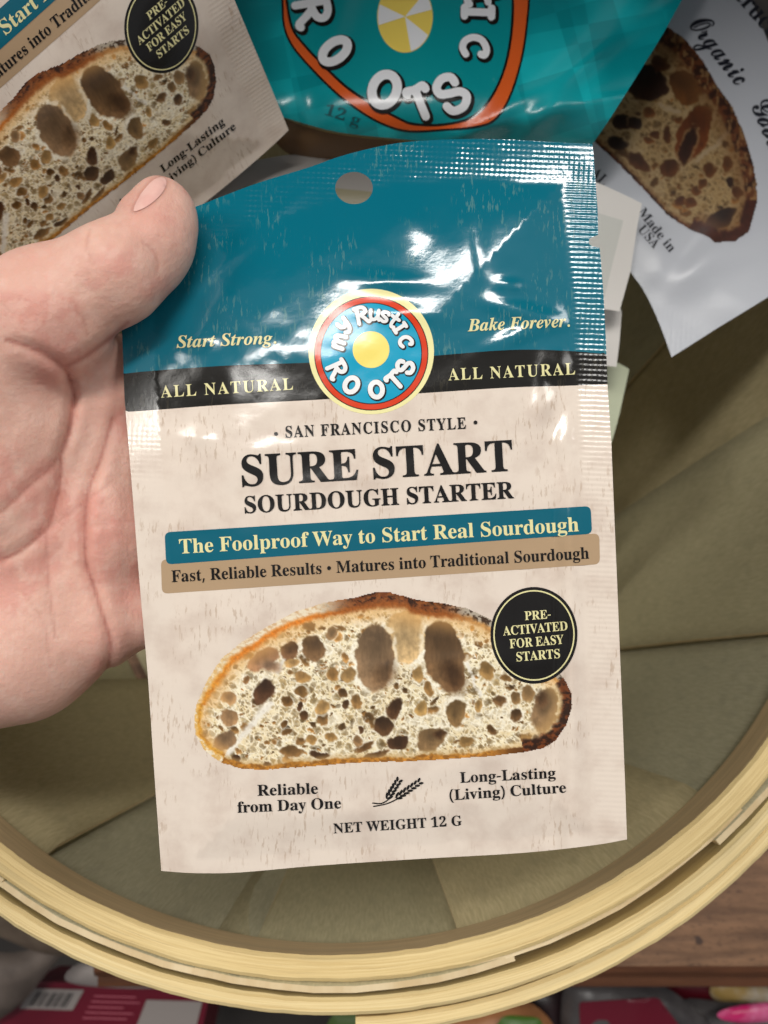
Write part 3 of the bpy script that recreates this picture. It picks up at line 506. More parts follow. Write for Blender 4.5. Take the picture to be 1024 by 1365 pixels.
# ------------------------------------------------------------------ basket
BC = np.array([-0.0133, 0.1257, 0.0]); ZR = 0.165
def wall_r(z): d = ZR - z; return 0.1672 - 0.28 * d
RIMW = wood('pale_rim_wood', lin(230, 207, 152), lin(208, 180, 122), (0.10, 2.6, 1), 2.4, 0.6, bmp=0.22, pores=lin(150, 114, 66), pst=(.05, 4.2, 1))
UPW = wood('shade_board_wood', lin(120, 92, 68), lin(90, 66, 48), (0.16, 1.3, 1), 1.6, 0.6)
V, F = profile([(0.20, 0.545), (0.62, 0.545), (0.62, 0.52), (0.20, 0.52)], -1.1, 1.1)  # added board out of view, keeps the strip light off the rear sachets
o = obj('shade_board', V, F, UPW, uv=V[:, :2] * 100, smooth=False); tag(o, 'brown wooden board added out of view to shade the back of the basket', None, kind='structure')
HOOPW = wood('pale_hoop_wood', lin(233, 212, 160), lin(214, 188, 132), (0.10, 2.2, 1), 2.2, 0.6, bmp=0.22, pores=lin(158, 122, 72), pst=(.05, 4.0, 1))
INW = wood('grey_brown_hoop_face', lin(236, 208, 164), lin(210, 182, 138), (0.10, 2.2, 1), 2.2, 0.6, bmp=0.3)
STAVEW = [wood('olive_stave_wood_%s' % nm, lin(*a), lin(*b), (0.45, 3.0, 1), 4.5, 0.55, bmp=0.3, spec=0.35) for nm, a, b in
          (('plain', (186, 177, 142), (164, 155, 122)), ('warm', (196, 182, 142), (172, 158, 120)), ('grey', (180, 174, 146), (160, 154, 126)))]
STUBW = wood('raw_stave_end_wood', lin(222, 204, 168), lin(200, 176, 134), (0.25, 0.3, 1), 2.0, 0.7)
bk = empty('basket', tuple(BC), 'round splint basket of pale wood hoops and olive staves holding the sachets', 'basket')
def band(phis, rin, rout, ztop, zbot, mats, name, cuts=5, rough=0.0):
    """a bent flat strip; each argument a function of angle; slot 0 = outside and rims, slot 1 = inner face"""
    prof_n = 2 + 4
    V = []; UV = []
    for a in phis:
        ri, ro, zt, zb = rin(a), rout(a), ztop(a), zbot(a); bev = 0.0009
        ring = [(ri, zb), (ri, zt - bev), (ri + bev, zt), (ro - bev, zt), (ro, zt - bev), (ro, zb)]
        sl = lambda z: -0.012 * (ZR - z)
        jr = 0.0004 * (float(fbm(np.array(a * 40.), np.array(2.3 + ri * 900), 4)) - .5); jz = 0.0007 * (float(fbm(np.array(a * 26.), np.array(7.7 + ro * 700), 4)) - .5)
        ring = [(r + (jr if k in (3, 4) else -jr if k in (1, 2) else 0), z + (jz if 0 < k < 5 else 0)) for k, (r, z) in enumerate(ring)]
        for k, (r, z) in enumerate(ring):
            V.append(BC + np.array([math.cos(a) * (r + sl(z)), math.sin(a) * (r + sl(z)), z]))
            UV.append((a * 17.0, k * 1.1 + (z + r) * 100))
    n = len(phis); F = []; fm = []
    for i in range(n - 1):
        for k in range(6):
            F.append([i * 6 + k, i * 6 + (k + 1) % 6, (i + 1) * 6 + (k + 1) % 6, (i + 1) * 6 + k]); fm.append(1 if k == 0 else 0)
    F += [[5, 4, 3, 2, 1, 0], [(n - 1) * 6 + k for k in range(6)]]; fm += [0, 0]
    return obj(name, V, F, mats, bk, uv=UV, fm=fm, smooth=False)
R_ = random.Random(5)
def wav(a, s, amp): return amp * (math.sin(3 * a + s) * .5 + math.sin(7 * a + 2 * s) * .3 + math.sin(13 * a + 5 * s) * .2)
ph = np.linspace(-math.pi * 0.9, math.pi * 1.13, 520)
band(ph, lambda a: 0.1597, lambda a: 0.1657, lambda a: ZR + wav(a, 1, .0006), lambda a: ZR - 0.0195 + wav(a, 2, .001), [RIMW, INW], 'inner_hoop')
# outer hoop: a strip that laps over its own end
A0 = math.radians(-88); A1 = math.radians(-88 + 360 + 47)
ph = np.linspace(A0, A1, 640)
def spiral(a):
    t = smooth01(np.array((a - A0) / math.radians(118)))
    return 0.1752 * (1 - t) + 0.1699 * t + 0.0002 * math.sin(5 * a)
def ztop_o(a):
    t = float(smooth01(np.array((a - A0) / math.radians(70))))
    return ZR - 0.004 * (1 - t) - 0.0012 + wav(a, 3, .0010)
def half(a): return 0.0019 * (1 if a < A1 - 0.3 else 1)
band(ph, lambda a: spiral(a) - 0.0004, lambda a: spiral(a) + 0.0036, ztop_o, lambda a: ztop_o(a) - 0.022, [HOOPW, HOOPW], 'outer_hoop')
# staves
ns = 15; edges = [math.radians(-100)]
while len(edges) < ns: edges.append(edges[-1] + math.radians(360 / ns) * R_.uniform(0.82, 1.18))
sc_ = 2 * math.pi / (edges[-1] + math.radians(360 / ns) - edges[0]); edges = [edges[0] + (e - edges[0]) * sc_ for e in edges] + [edges[0] + 2 * math.pi]
for i in range(ns):
    a0, a1 = edges[i] - 0.035, edges[i + 1] + 0.035
    off = (-0.0026 if i % 2 else 0.0010) + R_.uniform(-.0003, .0003); skew = R_.uniform(-0.006, 0.006)
    th = 0.0015; nz, na = 15, 9; V = []; UV = []; ztop = ZR + R_.choice((-0.0012, -0.0020, -0.0016, -0.0024, -0.0010))
    warp = R_.uniform(-.0006, .0006)
    for s in (0, 1):
        for j in range(nz):
            z = 0.004 + (ztop - 0.004) * j / (nz - 1); tz = z / ZR
            for k in range(na):
                a = a0 + (a1 - a0) * k / (na - 1) + skew * (1 - tz)
                e = abs(k / (na - 1) - 0.5) * 2
                r = wall_r(z) + (off if tz < .9 else off * (1 - (tz - .9) * 8)) - th / 2 + s * th + 0.0012 * (1 - e * e) * (1 - tz * .7) + warp * (k / (na - 1) - .5) * math.sin(tz * 3.1)
                r -= 0.0002 * math.sin(9 * tz + i)
                if tz > .86: r = min(max(r, .1661 - .05 * (ZR - z) + s * .0002), .1688 - .05 * (ZR - z) + s * .0002) if tz < 1.2 else r
                V.append(BC + np.array([math.cos(a) * r, math.sin(a) * r, z + (wav(a * 5, i, .0012) if j == nz - 1 else 0)]))
                UV.append((z * 100 + i * 7, (a - a0) * 16 + i * 3))
    F = []; fm = []
    q = lambda s, j, k: s * nz * na + j * na + k
    for j in range(nz - 1):
        for k in range(na - 1):
            F.append([q(0, j, k), q(0, j + 1, k), q(0, j + 1, k + 1), q(0, j, k + 1)]); fm.append(0)
            F.append([q(1, j, k), q(1, j, k + 1), q(1, j + 1, k + 1), q(1, j + 1, k)]); fm.append(0)
        F.append([q(0, j, 0), q(1, j, 0), q(1, j + 1, 0), q(0, j + 1, 0)]); F.append([q(0, j, na - 1), q(0, j + 1, na - 1), q(1, j + 1, na - 1), q(1, j, na - 1)]); fm += [1, 1]
    for k in range(na - 1):
        F.append([q(0, nz - 1, k), q(1, nz - 1, k), q(1, nz - 1, k + 1), q(0, nz - 1, k + 1)]); fm.append(1)
    obj('stave', V, F, [STAVEW[i % 3 if i != 6 else 1], STUBW], bk, uv=UV, fm=fm, smooth=False).data.polygons.foreach_set('use_smooth', np.array([m == 0 for m in fm]))
t = np.linspace(0, 2 * math.pi, 65)[:-1]
V, F = slab(BC + np.stack([0.1185 * np.cos(t), 0.1185 * np.sin(t), 0 * t + 0.0045], 1), (0, 0, -0.0042))
obj('basket_base', V, F, STAVEW[0], bk, uv=V[:, :2] * 100, smooth=False)
# ------------------------------------------------------------------ the printed bread: colour worked out per point of a fine mesh
def seg_dist(x, y, poly):
    P = np.asarray(poly, float); Q = np.roll(P, -1, 0); best = np.full(x.shape, 1e9); idx = np.zeros(x.shape, int)
    for i in range(len(P)):
        dx, dy = Q[i] - P[i]; L2 = dx * dx + dy * dy + 1e-9
        t = np.clip(((x - P[i, 0]) * dx + (y - P[i, 1]) * dy) / L2, 0, 1)
        d = np.hypot(x - P[i, 0] - t * dx, y - P[i, 1] - t * dy)
        m = d < best; best[m] = d[m]; idx[m] = i
    return best, idx
def bread_colour(x, y, outline, holes, crust, seed, nsmall, smin, smax, crumb, streaks=()):
    rs = np.random.RandomState(seed)
    C0, C1, C2 = [np.array(c, float) for c in crumb]
    n1 = fbm(x / 26, y / 26, 4)[..., None]; n2 = fbm(x / 6 + 40, y / 6, 4)[..., None]; n3 = fbm(x / 2.4 + 9, y / 2.4 + 70, 2)[..., None]
    wcx = x + 5 * (fbm(x / 11 + 3, y / 11, 3) - .5) * 2; wcy = y + 5 * (fbm(x / 11 + 60, y / 11 + 8, 3) - .5) * 2
    def cells(sz, sd, st=1.0):
        """cell pattern: distance to the wall and a random value per cell"""
        r2 = np.random.RandomState(sd); JX = r2.rand(128, 128); JY = r2.rand(128, 128); JV = r2.rand(128, 128)
        u = wcx / sz; v = wcy * st / sz; ui = np.floor(u).astype(int); vi = np.floor(v).astype(int); f1 = np.full(x.shape, 9.); f2 = f1.copy(); val = np.zeros(x.shape)
        for i in (-1, 0, 1):
            for j in (-1, 0, 1):
                a_ = (ui + i) & 127; b_ = (vi + j) & 127
                d_ = np.hypot(ui + i + JX[a_, b_] - u, vi + j + JY[a_, b_] - v); nw = d_ < f1
                f2 = np.where(nw, f1, np.minimum(f2, d_)); val = np.where(nw, JV[a_, b_], val); f1 = np.where(nw, d_, f1)
        return f1, val
    w1, v1 = cells(16.0, seed + 1, 1.15); w2, v2 = cells(9.0, seed + 2); w3, v3 = cells(5.0, seed + 3)
    web = lambda p, q, sc: 1 - np.abs(2 * fbm(x / sc + p, y / sc + q, 3) - 1) * 3.2
    wb = np.clip(np.maximum(web(3, 8, 9), web(41, 5, 16)), 0, 1)[..., None]
    deep = np.array([176, 140, 86.]); mid_ = np.array([212, 184, 130.])
    c = C0 + (C1 - C0) * smooth01((n1 - .38) / .3) * .5
    patch = smooth01((fbm(x / 40 + 12, y / 26 + 3, 3) - .60) / .1)[..., None]                 # tighter, paler crumb here and there
    def bubbles(c, f, v, rmin, rmax, dk, amt):
        r_ = rmin + (rmax - rmin) * ((v * 3.7) % 1); q = f / r_
        k = smooth01((1.06 - q) / .34)[..., None]; tone = (mid_ * .98 + (deep * dk - mid_ * .98) * ((v * 7.3) % 1)[..., None]) * (0.80 + .24 * smooth01(q))[..., None]
        c = c + (C2 - c) * (smooth01(1 - np.abs(q - 1.22) / .26) * .6)[..., None]
        return c + (tone - c) * k * amt
    c = bubbles(c, w3, v3, .15, .48, .72, .75 - .3 * patch)
    c = bubbles(c, w2, v2, .08, .52, .72, .85 - .4 * patch)
    c = bubbles(c, w1, v1, .05, .46, .62, .9 - .5 * patch)
    c = c + (C2 - c) * wb ** 2 * .4
    c = c + (np.array([252, 248, 236.]) - c) * patch * .3
    c = c * (0.93 + 0.14 * n3)
    wx = x + 9 * (fbm(x / 24, y / 24, 2) - .5) + 5.5 * (fbm(x / 7, y / 7, 3) - .5); wy = y + 9 * (fbm(x / 24 + 50, y / 24 + 31, 2) - .5) + 5.5 * (fbm(x / 7 + 50, y / 7 + 31, 3) - .5)
    wx1 = x + 7 * (fbm(x / 12, y / 12, 3) - .5) + 2.5 * (n3[..., 0] - .5); wy1 = y + 7 * (fbm(x / 12 + 50, y / 12 + 31, 3) - .5) + 2.5 * (fbm(x / 2.7 + 33, y / 2.7, 2) - .5)
    def hole(cx, cy, rx, ry, ang, col, dark, soft=0.2, big=True, rim=True):
        a = math.radians(ang); X = (wx if big else wx1) - cx; Y = (wy if big else wy1) - cy
        m = (np.abs(X) < max(rx, ry) * 1.8 + 5) & (np.abs(Y) < max(rx, ry) * 1.8 + 5)
        if not m.any(): return
        X = X[m]; Y = Y[m]
        u = (X * math.cos(a) + Y * math.sin(a)) / rx; v = (-X * math.sin(a) + Y * math.cos(a)) / ry
        r = np.sqrt(u * u + v * v)
        cc = c[m]
        rimw = (smooth01(1 - np.abs(r - 1.12) / (0.16 + 1.2 / min(rx, ry))) * smooth01((fbm(x[m] / 8 + 11, y[m] / 8, 3) - .36) / .2))[:, None]
        cc = cc + (C2 * 1.02 - cc) * rimw * ((.6 if big else .5) if rim else 0)
        soft_ = soft if not rim else min(soft, 1.5 / min(rx, ry)) if big else soft * .7; k = smooth01((1 + soft_ - r) / (2 * soft_))[:, None]
        colr = np.array(col, float) * np.array([1.02, .94, .83])
        inn = colr * (0.80 + 0.42 * n2[m]) * (1.0 - dark * smooth01((.35 - Y / max(rx, ry) * .9 + 0.7 * (n2[m][:, 0] - .5)))[:, None] * .7) * (0.80 + .22 * smooth01(r)[:, None])
        if big: inn = inn * (0.9 + 0.2 * fbm(x[m] / 3.0, y[m] / 12.0, 3)[:, None])
        cc = cc + (inn - cc) * k
        c[m] = cc
    lo = np.min(outline, 0); hi = np.max(outline, 0)
    for k in range(nsmall):                                  # open crumb
        px = rs.uniform(lo[0], hi[0]); py = rs.uniform(lo[1], hi[1]); r = smin + (smax - smin) * rs.rand() ** 3.2
        tone = np.array([178, 140, 86]) * rs.uniform(.7, 1.2) if r < 3.2 else np.array([172, 138, 90]) * rs.uniform(.55, 1.25)
        hole(px, py, r * rs.uniform(.8, 1.7), r * rs.uniform(.6, 1.1), rs.uniform(-60, 60), tone, rs.uniform(0, .8), .38, False)
    for (x0, y0, x1, y1, wd) in streaks:
        dx, dy = x1 - x0, y1 - y0; t_ = np.clip(((x - x0) * dx + (y - y0) * dy) / (dx * dx + dy * dy), 0, 1)
        d = np.hypot(wx1 - x0 - t_ * dx, wy1 - y0 - t_ * dy); k = (smooth01(1.3 - d / wd) * .85)[..., None]
        c += (np.array([236, 230, 218.]) - c) * k
    for h in holes: hole(*h)
    d, idx = seg_dist(x, y, outline)
    return crust(x, y, d, idx, c, n1, n2, n3)

OUT1 = [(258, 961), (262, 937), (275.5, 907), (295, 877), (322, 855), (357.6, 834), (390, 816), (431, 803), (472, 796), (500, 789), (520, 789), (534, 793), (562, 800), (593, 804), (624, 811), (647, 821),
        (680, 842), (720, 872), (752, 903), (762, 923), (763.5, 940), (755, 968), (741, 988), (724, 998), (698, 1003.7), (658, 1008), (585, 1013.6), (542, 1016), (500, 1016), (472, 1017.5), (404, 1023),
        (349, 1027), (322, 1025.7), (294.7, 1017.5), (273, 1002), (260.5, 980.5)]
HOLES1 = [(540, 849, 28, 35, 4, (206, 188, 152), .15), (500, 876, 25, 44, 2, (150, 130, 108), .45), (512, 895, 14, 18, 10, (126, 104, 82), .4, .6, True, False), (594, 876, 26, 50, -14, (126, 103, 78), .5), (605, 903, 14, 22, -18, (92, 70, 50), .3, .6, True, False),
          (352, 879, 21, 14, -24, (172, 138, 112), .3), (362, 890, 14, 8, 15, (150, 128, 112), .2, .5, True, False), (385, 867, 12, 14, 20, (134, 104, 78), .6), (418, 864, 15, 19, -15, (132, 108, 82), .5), (441, 844, 8, 9, 0, (150, 128, 100), .3),
          (351, 924, 11.5, 18, 25, (98, 72, 54), .6), (301, 988, 14, 13, -30, (150, 128, 104), .3), (305, 931, 10, 9, 0, (190, 160, 124), .3), (303, 956, 11, 11, 0, (178, 150, 118), .3),
          (525, 944, 9, 15, 22, (92, 68, 48), .5), (511, 969, 12, 13, 20, (98, 74, 52), .6), (607.6, 950, 15, 18, 0, (140, 118, 84), .4), (575, 985, 20, 15, -18, (134, 114, 86), .3), (587, 980, 8, 6, 0, (84, 62, 42), .3, .5, True, False),
          (531, 991, 14, 10, -15, (84, 62, 44), .4), (727, 946, 17, 31, 12, (142, 122, 98), .3), (721, 931, 8, 13, 0, (104, 82, 62), .3, .5, True, False), (649, 896, 10, 12, -20, (166, 140, 96), .4), (667, 934, 8, 7, 30, (128, 102, 72), .4),
          (688, 931, 8, 9, -20, (146, 122, 88), .3), (691, 954, 9, 9, 0, (112, 88, 62), .5), (704, 924, 7, 12, 0, (160, 136, 100), .3), (656, 975, 6, 8, 0, (120, 94, 62), .4), (388, 1002, 14, 8, 8, (140, 112, 74), .5),
          (427, 1005, 14, 4.5, -4, (82, 60, 40), .3), (497, 1008, 22, 5, -12, (96, 70, 46), .3), (485, 994, 12, 6, -10, (120, 92, 60), .3), (316.6, 1013, 6, 4, 20, (70, 50, 34), .2), (357.6, 1018, 6, 3.5, 10, (74, 50, 34), .2),
          (431, 958, 9, 9, -20, (136, 110, 74), .6), (431, 944, 9, 10, 0, (196, 168, 118), .3), (407, 952, 6, 6, 0, (100, 74, 48), .4), (400, 941, 5, 6, 20, (96, 70, 46), .4), (381, 935.5, 6, 7, 0, (128, 100, 62), .4),
          (401, 923, 9, 6, 10, (140, 112, 72), .4), (456, 924.5, 7, 6, 30, (116, 90, 58), .5), (475, 937, 8, 10, 0, (164, 134, 90), .4), (403, 905, 11, 8, 0, (178, 148, 100), .3), (476, 986, 7, 7, 0, (156, 130, 98), .3),
          (384, 975, 8, 4, -20, (130, 102, 64), .3), (378, 965, 4.5, 5, 0, (120, 92, 56), .3), (459, 941, 5, 6, 0, (92, 70, 50), .3), (480, 972, 4, 4, 0, (96, 72, 50), .2), (466, 900, 10, 10, 0, (170, 146, 104), .3),
          (445, 900, 9, 10, 20, (172, 140, 92), .3), (640, 940, 6, 9, 0, (182, 156, 108), .3), (558, 900, 8, 12, 10, (186, 160, 112), .3), (572, 920, 6, 10, -10, (166, 136, 90), .3), (561, 944, 7, 9, 0, (190, 164, 112), .3),
          (440, 985, 8, 6, 0, (176, 148, 100), .3), (415, 988, 7, 6, 0, (180, 150, 100), .3), (390, 885, 10, 7, 0, (190, 162, 116), .2), (331, 905, 5, 6, 0, (160, 128, 92), .3), (620, 990, 10, 6, 0, (150, 126, 84), .3)]
def crust1(x, y, d, idx, c, n1, n2, n3):
    n = len(OUT1); top = (idx >= 1) & (idx <= 17); right = (idx >= 17) & (idx <= 23); bot = (idx > 23) & (idx < 33); left = (idx >= 33) | (idx < 2)
    d = d + 5.0 * (n2[..., 0] - .5) + 9 * (fbm(x / 30 + 1, y / 30, 3) - .5)
    wtop = np.interp(x, [262, 300, 360, 430, 500, 560, 620, 660, 760], [14, 18, 18, 19, 20, 20, 18, 15, 14])
    wd = np.where(top, wtop, np.where(right, 15, np.where(bot, 7, 12)))
    t = (d / wd)[..., None]
    flour = np.array([234, 220, 192.]); orange = np.array([216, 126, 42.]); brown = np.array([112, 60, 30.]); dk = np.array([52, 32, 22.]); gold = np.array([216, 158, 62.]); grey = np.array([178, 166, 148.])
    pat = smooth01((fbm(x / 6 + 3, y / 4, 5) - .40) / .24)[..., None]; pat2 = smooth01((fbm(x / 4 + 30, y / 3, 3) - .5) / .12)[..., None]
    gx = lambda a, b: smooth01((x - a) / (b - a))[..., None]
    outer = flour + (np.array([186, 130, 76.]) - flour) * pat * .5
    mid = brown + (dk - brown) * pat2; mid = mid + (np.array([176, 108, 56.]) - mid) * pat * .45
    outer = outer + (mid - outer) * gx(415, 480)
    gr = grey + (np.array([70, 52, 38.]) - grey) * pat2; outer = outer + (gr - outer) * gx(585, 625)
    inner = orange + (np.array([150, 84, 36.]) - orange) * gx(400, 480); inner = inner + (np.array([196, 144, 84.]) - inner) * gx(590, 640)
    inner = inner * (0.85 + .3 * n3)
    topc = outer + (inner - outer) * smooth01((t - .40) / .35)
    rightc = dk + (brown * 1.1 - dk) * pat * .9
    botc = np.array([190, 128, 50.]) * (0.75 + .5 * n2); botc = botc + (np.array([96, 58, 28.]) - botc) * np.maximum(gx(640, 700), pat2 * .4)
    leftc = gold + (flour - gold) * np.maximum(pat2, .35) * smooth01((.7 - t) / .4); leftc = leftc + (np.array([150, 88, 36.]) - leftc) * pat * smooth01((t - .5) / .3) * .5; leftc = leftc * (0.9 + .2 * n3)
    cr = np.where(top[..., None], topc, np.where(right[..., None], rightc, np.where(bot[..., None], botc, leftc)))
    mixl = smooth01((330 - x) / 50)[..., None] * top[..., None]; cr = cr + (leftc - cr) * mixl * .6
    k = smooth01((1.2 - t) / .45)
    glow = smooth01((2.5 - t) / 1.5) * .55
    c = c + (np.where(top[..., None] | left[..., None], np.array([222, 166, 96.]), np.array([200, 160, 100.])) - c) * glow
    return np.clip(c + (cr - c) * k, 0, 255)
CR1 = ((238, 223, 184), (216, 190, 142), (250, 244, 226))

def grid_mesh(outline, step, jag=0.35):
    lo = np.min(outline, 0); hi = np.max(outline, 0)
    xs = np.arange(lo[0] - 2, hi[0] + 2, step); ys = np.arange(lo[1] - 2, hi[1] + 2, step); X, Y = np.meshgrid(xs, ys)
    JX = X + jag * 2 * (fbm(X / 5, Y / 5, 2) - .5) * 2; JY = Y + jag * 2 * (fbm(X / 5 + 20, Y / 5, 2) - .5) * 2
    inside = (winding(np.stack([JX.ravel(), JY.ravel()], 1), [outline]) != 0).reshape(X.shape)
    h, w_ = X.shape; I = np.arange(h * w_).reshape(h, w_)
    keep = inside[:-1, :-1] & inside[1:, :-1] & inside[:-1, 1:] & inside[1:, 1:]
    F = np.stack([I[:-1, :-1][keep], I[1:, :-1][keep], I[1:, 1:][keep], I[:-1, 1:][keep]], 1)
    return X, Y, F
def bread_print(sheet, parent, outline, holes, crust, lift, step, seed, nsmall, smin, smax, crumb, streaks, mat_):
    X, Y, F = grid_mesh(outline, step)
    c = bread_colour(X, Y, np.array(outline), holes, crust, seed, nsmall, smin, smax, crumb, streaks)
    used, inv = np.unique(F, return_inverse=True); F = inv.reshape(F.shape)
    x = X.ravel()[used]; y = Y.ravel()[used]
    return obj('bread_picture', sheet.pos(x, y, lift), F, mat_, parent, uv=np.stack([x, y], 1) / 100, normals=sheet.normal(x, y), col=lin_np(c.reshape(-1, 3)[used]))

# ------------------------------------------------------------------ the sourdough sachets
TOP = curve([(150, 322), (185, 304), (225, 288), (270, 272), (295, 262), (346, 243), (410, 223.5), (448, 210), (486, 199.5), (530, 190.6), (580, 186.5), (631, 185), (681, 186), (732, 189), (790, 192)], 4)
RGT = np.array([(791.5, 205), (794, 240), (797, 280), (797.6, 313), (789, 316.5), (785.5, 319), (785.5, 325), (789, 328), (799.5, 330), (801, 345), (804.6, 390), (808, 456), (810, 512), (815, 588), (817.5, 650), (823, 780), (829, 930), (834, 1060), (836, 1119)])
BOT = curve([(836, 1119), (790, 1127), (697, 1137), (560, 1145), (423, 1154), (321, 1163), (260, 1164), (215, 1161)], 4)
LFT = curve([(215, 1161), (205, 1020), (197, 900), (188, 800), (180, 700), (172, 600), (166, 530), (163, 450), (157, 390), (151, 335)], 3)
SACHET = np.concatenate([TOP[:-1], [TOP[-1]], RGT[:-1], BOT[:-1], LFT])
HOLE = disc((472, 250.5), 25, 21.5, 36)
LINE_TEAL = curve([(163.2, 498.5), (200, 494.5), (307, 487), (410, 483.5), (500, 479), (580, 474), (656, 467.8), (707, 466), (763, 468), (808.5, 472)], 4)
LINE_BAND = curve([(166.8, 549), (200, 547), (307, 539), (420, 533), (500, 528), (580, 523), (681, 516.5), (763, 514), (809.6, 512)], 4)
def edge_x(y): return np.interp(y, [322, 450, 520, 700, 900, 1161], [151, 163, 166, 180, 197, 215]), np.interp(y, [192, 330, 390, 512, 650, 930, 1119], [790, 800, 804.6, 810, 817.5, 829, 836])
def top_y(x): return np.interp(x, TOP[:, 0], TOP[:, 1])
def bot_y(x): return np.interp(x, BOT[::-1, 0], BOT[::-1, 1])
def seal_masks(x, y):
    xl, xr = edge_x(y); dl = x - xl; dr = xr - x; dt = y - top_y(x); db = bot_y(x) - y
    s = lambda d, w_: smooth01((w_ - d) / 8)
    right = s(dr, 44 + 0 * y) * smooth01((dt - 48) / 10)
    top = s(dt, 54) * np.where(x < 330, .35, 1.0)
    left = s(dl, 50) * smooth01((y - 540) / 60) * .25
    low = s(db, 12) * .3
    rid = right * np.interp(y, [250, 560, 700, 1100], [1, 1, .75, .45])
    return np.maximum(np.maximum(top, left * (1 - top)), low) , rid
def bumps(x, y, L):
    h = 0
    for cx, cy, rx, ry, ang, a in L:
        t = math.radians(ang); X = x - cx; Y = y - cy
        u = (X * math.cos(t) + Y * math.sin(t)) / rx; v = (-X * math.sin(t) + Y * math.cos(t)) / ry
        h = h + a * np.exp(-(u * u + v * v))
    return h
WRINKLES = []
def sachet_height(x, y, wr=True):
    """millimetres the front film stands out from the sachet's plane"""
    xl, xr = edge_x(y); e = np.minimum(np.minimum(x - xl, xr - x - 2), np.minimum(y - top_y(x) - 12, bot_y(x) - y + 25))
    h = 3.4 * (1 - np.exp(-(np.maximum(e - 44, 0) / 95) ** 1.15)) - 0.0 * x
    if wr: h = h + smooth01((x - 735) / 30) * 2.0 * smooth01((y - 400) / 300)
    if wr: h = h + bumps(x, y, WRINKLES) + smooth01((e - 40) / 25) * ((fbm(x / 75 + 4, y / 55 + 2, 3) - .5) * np.interp(y, [250, 480, 600, 1100], [.35, .5, .45, .45]))
    return h
def sachet_bend(x, y):
    s = np.maximum(0, ((470 - x) * 0.62 + (470 - y) * 0.78)) ; q = np.maximum(0, 420 - y)
    return -s * s * 0.000058 - q * q * 0.00003 + 0.0000085 * (x - 500) ** 2 * smooth01((y - 400) / 300)

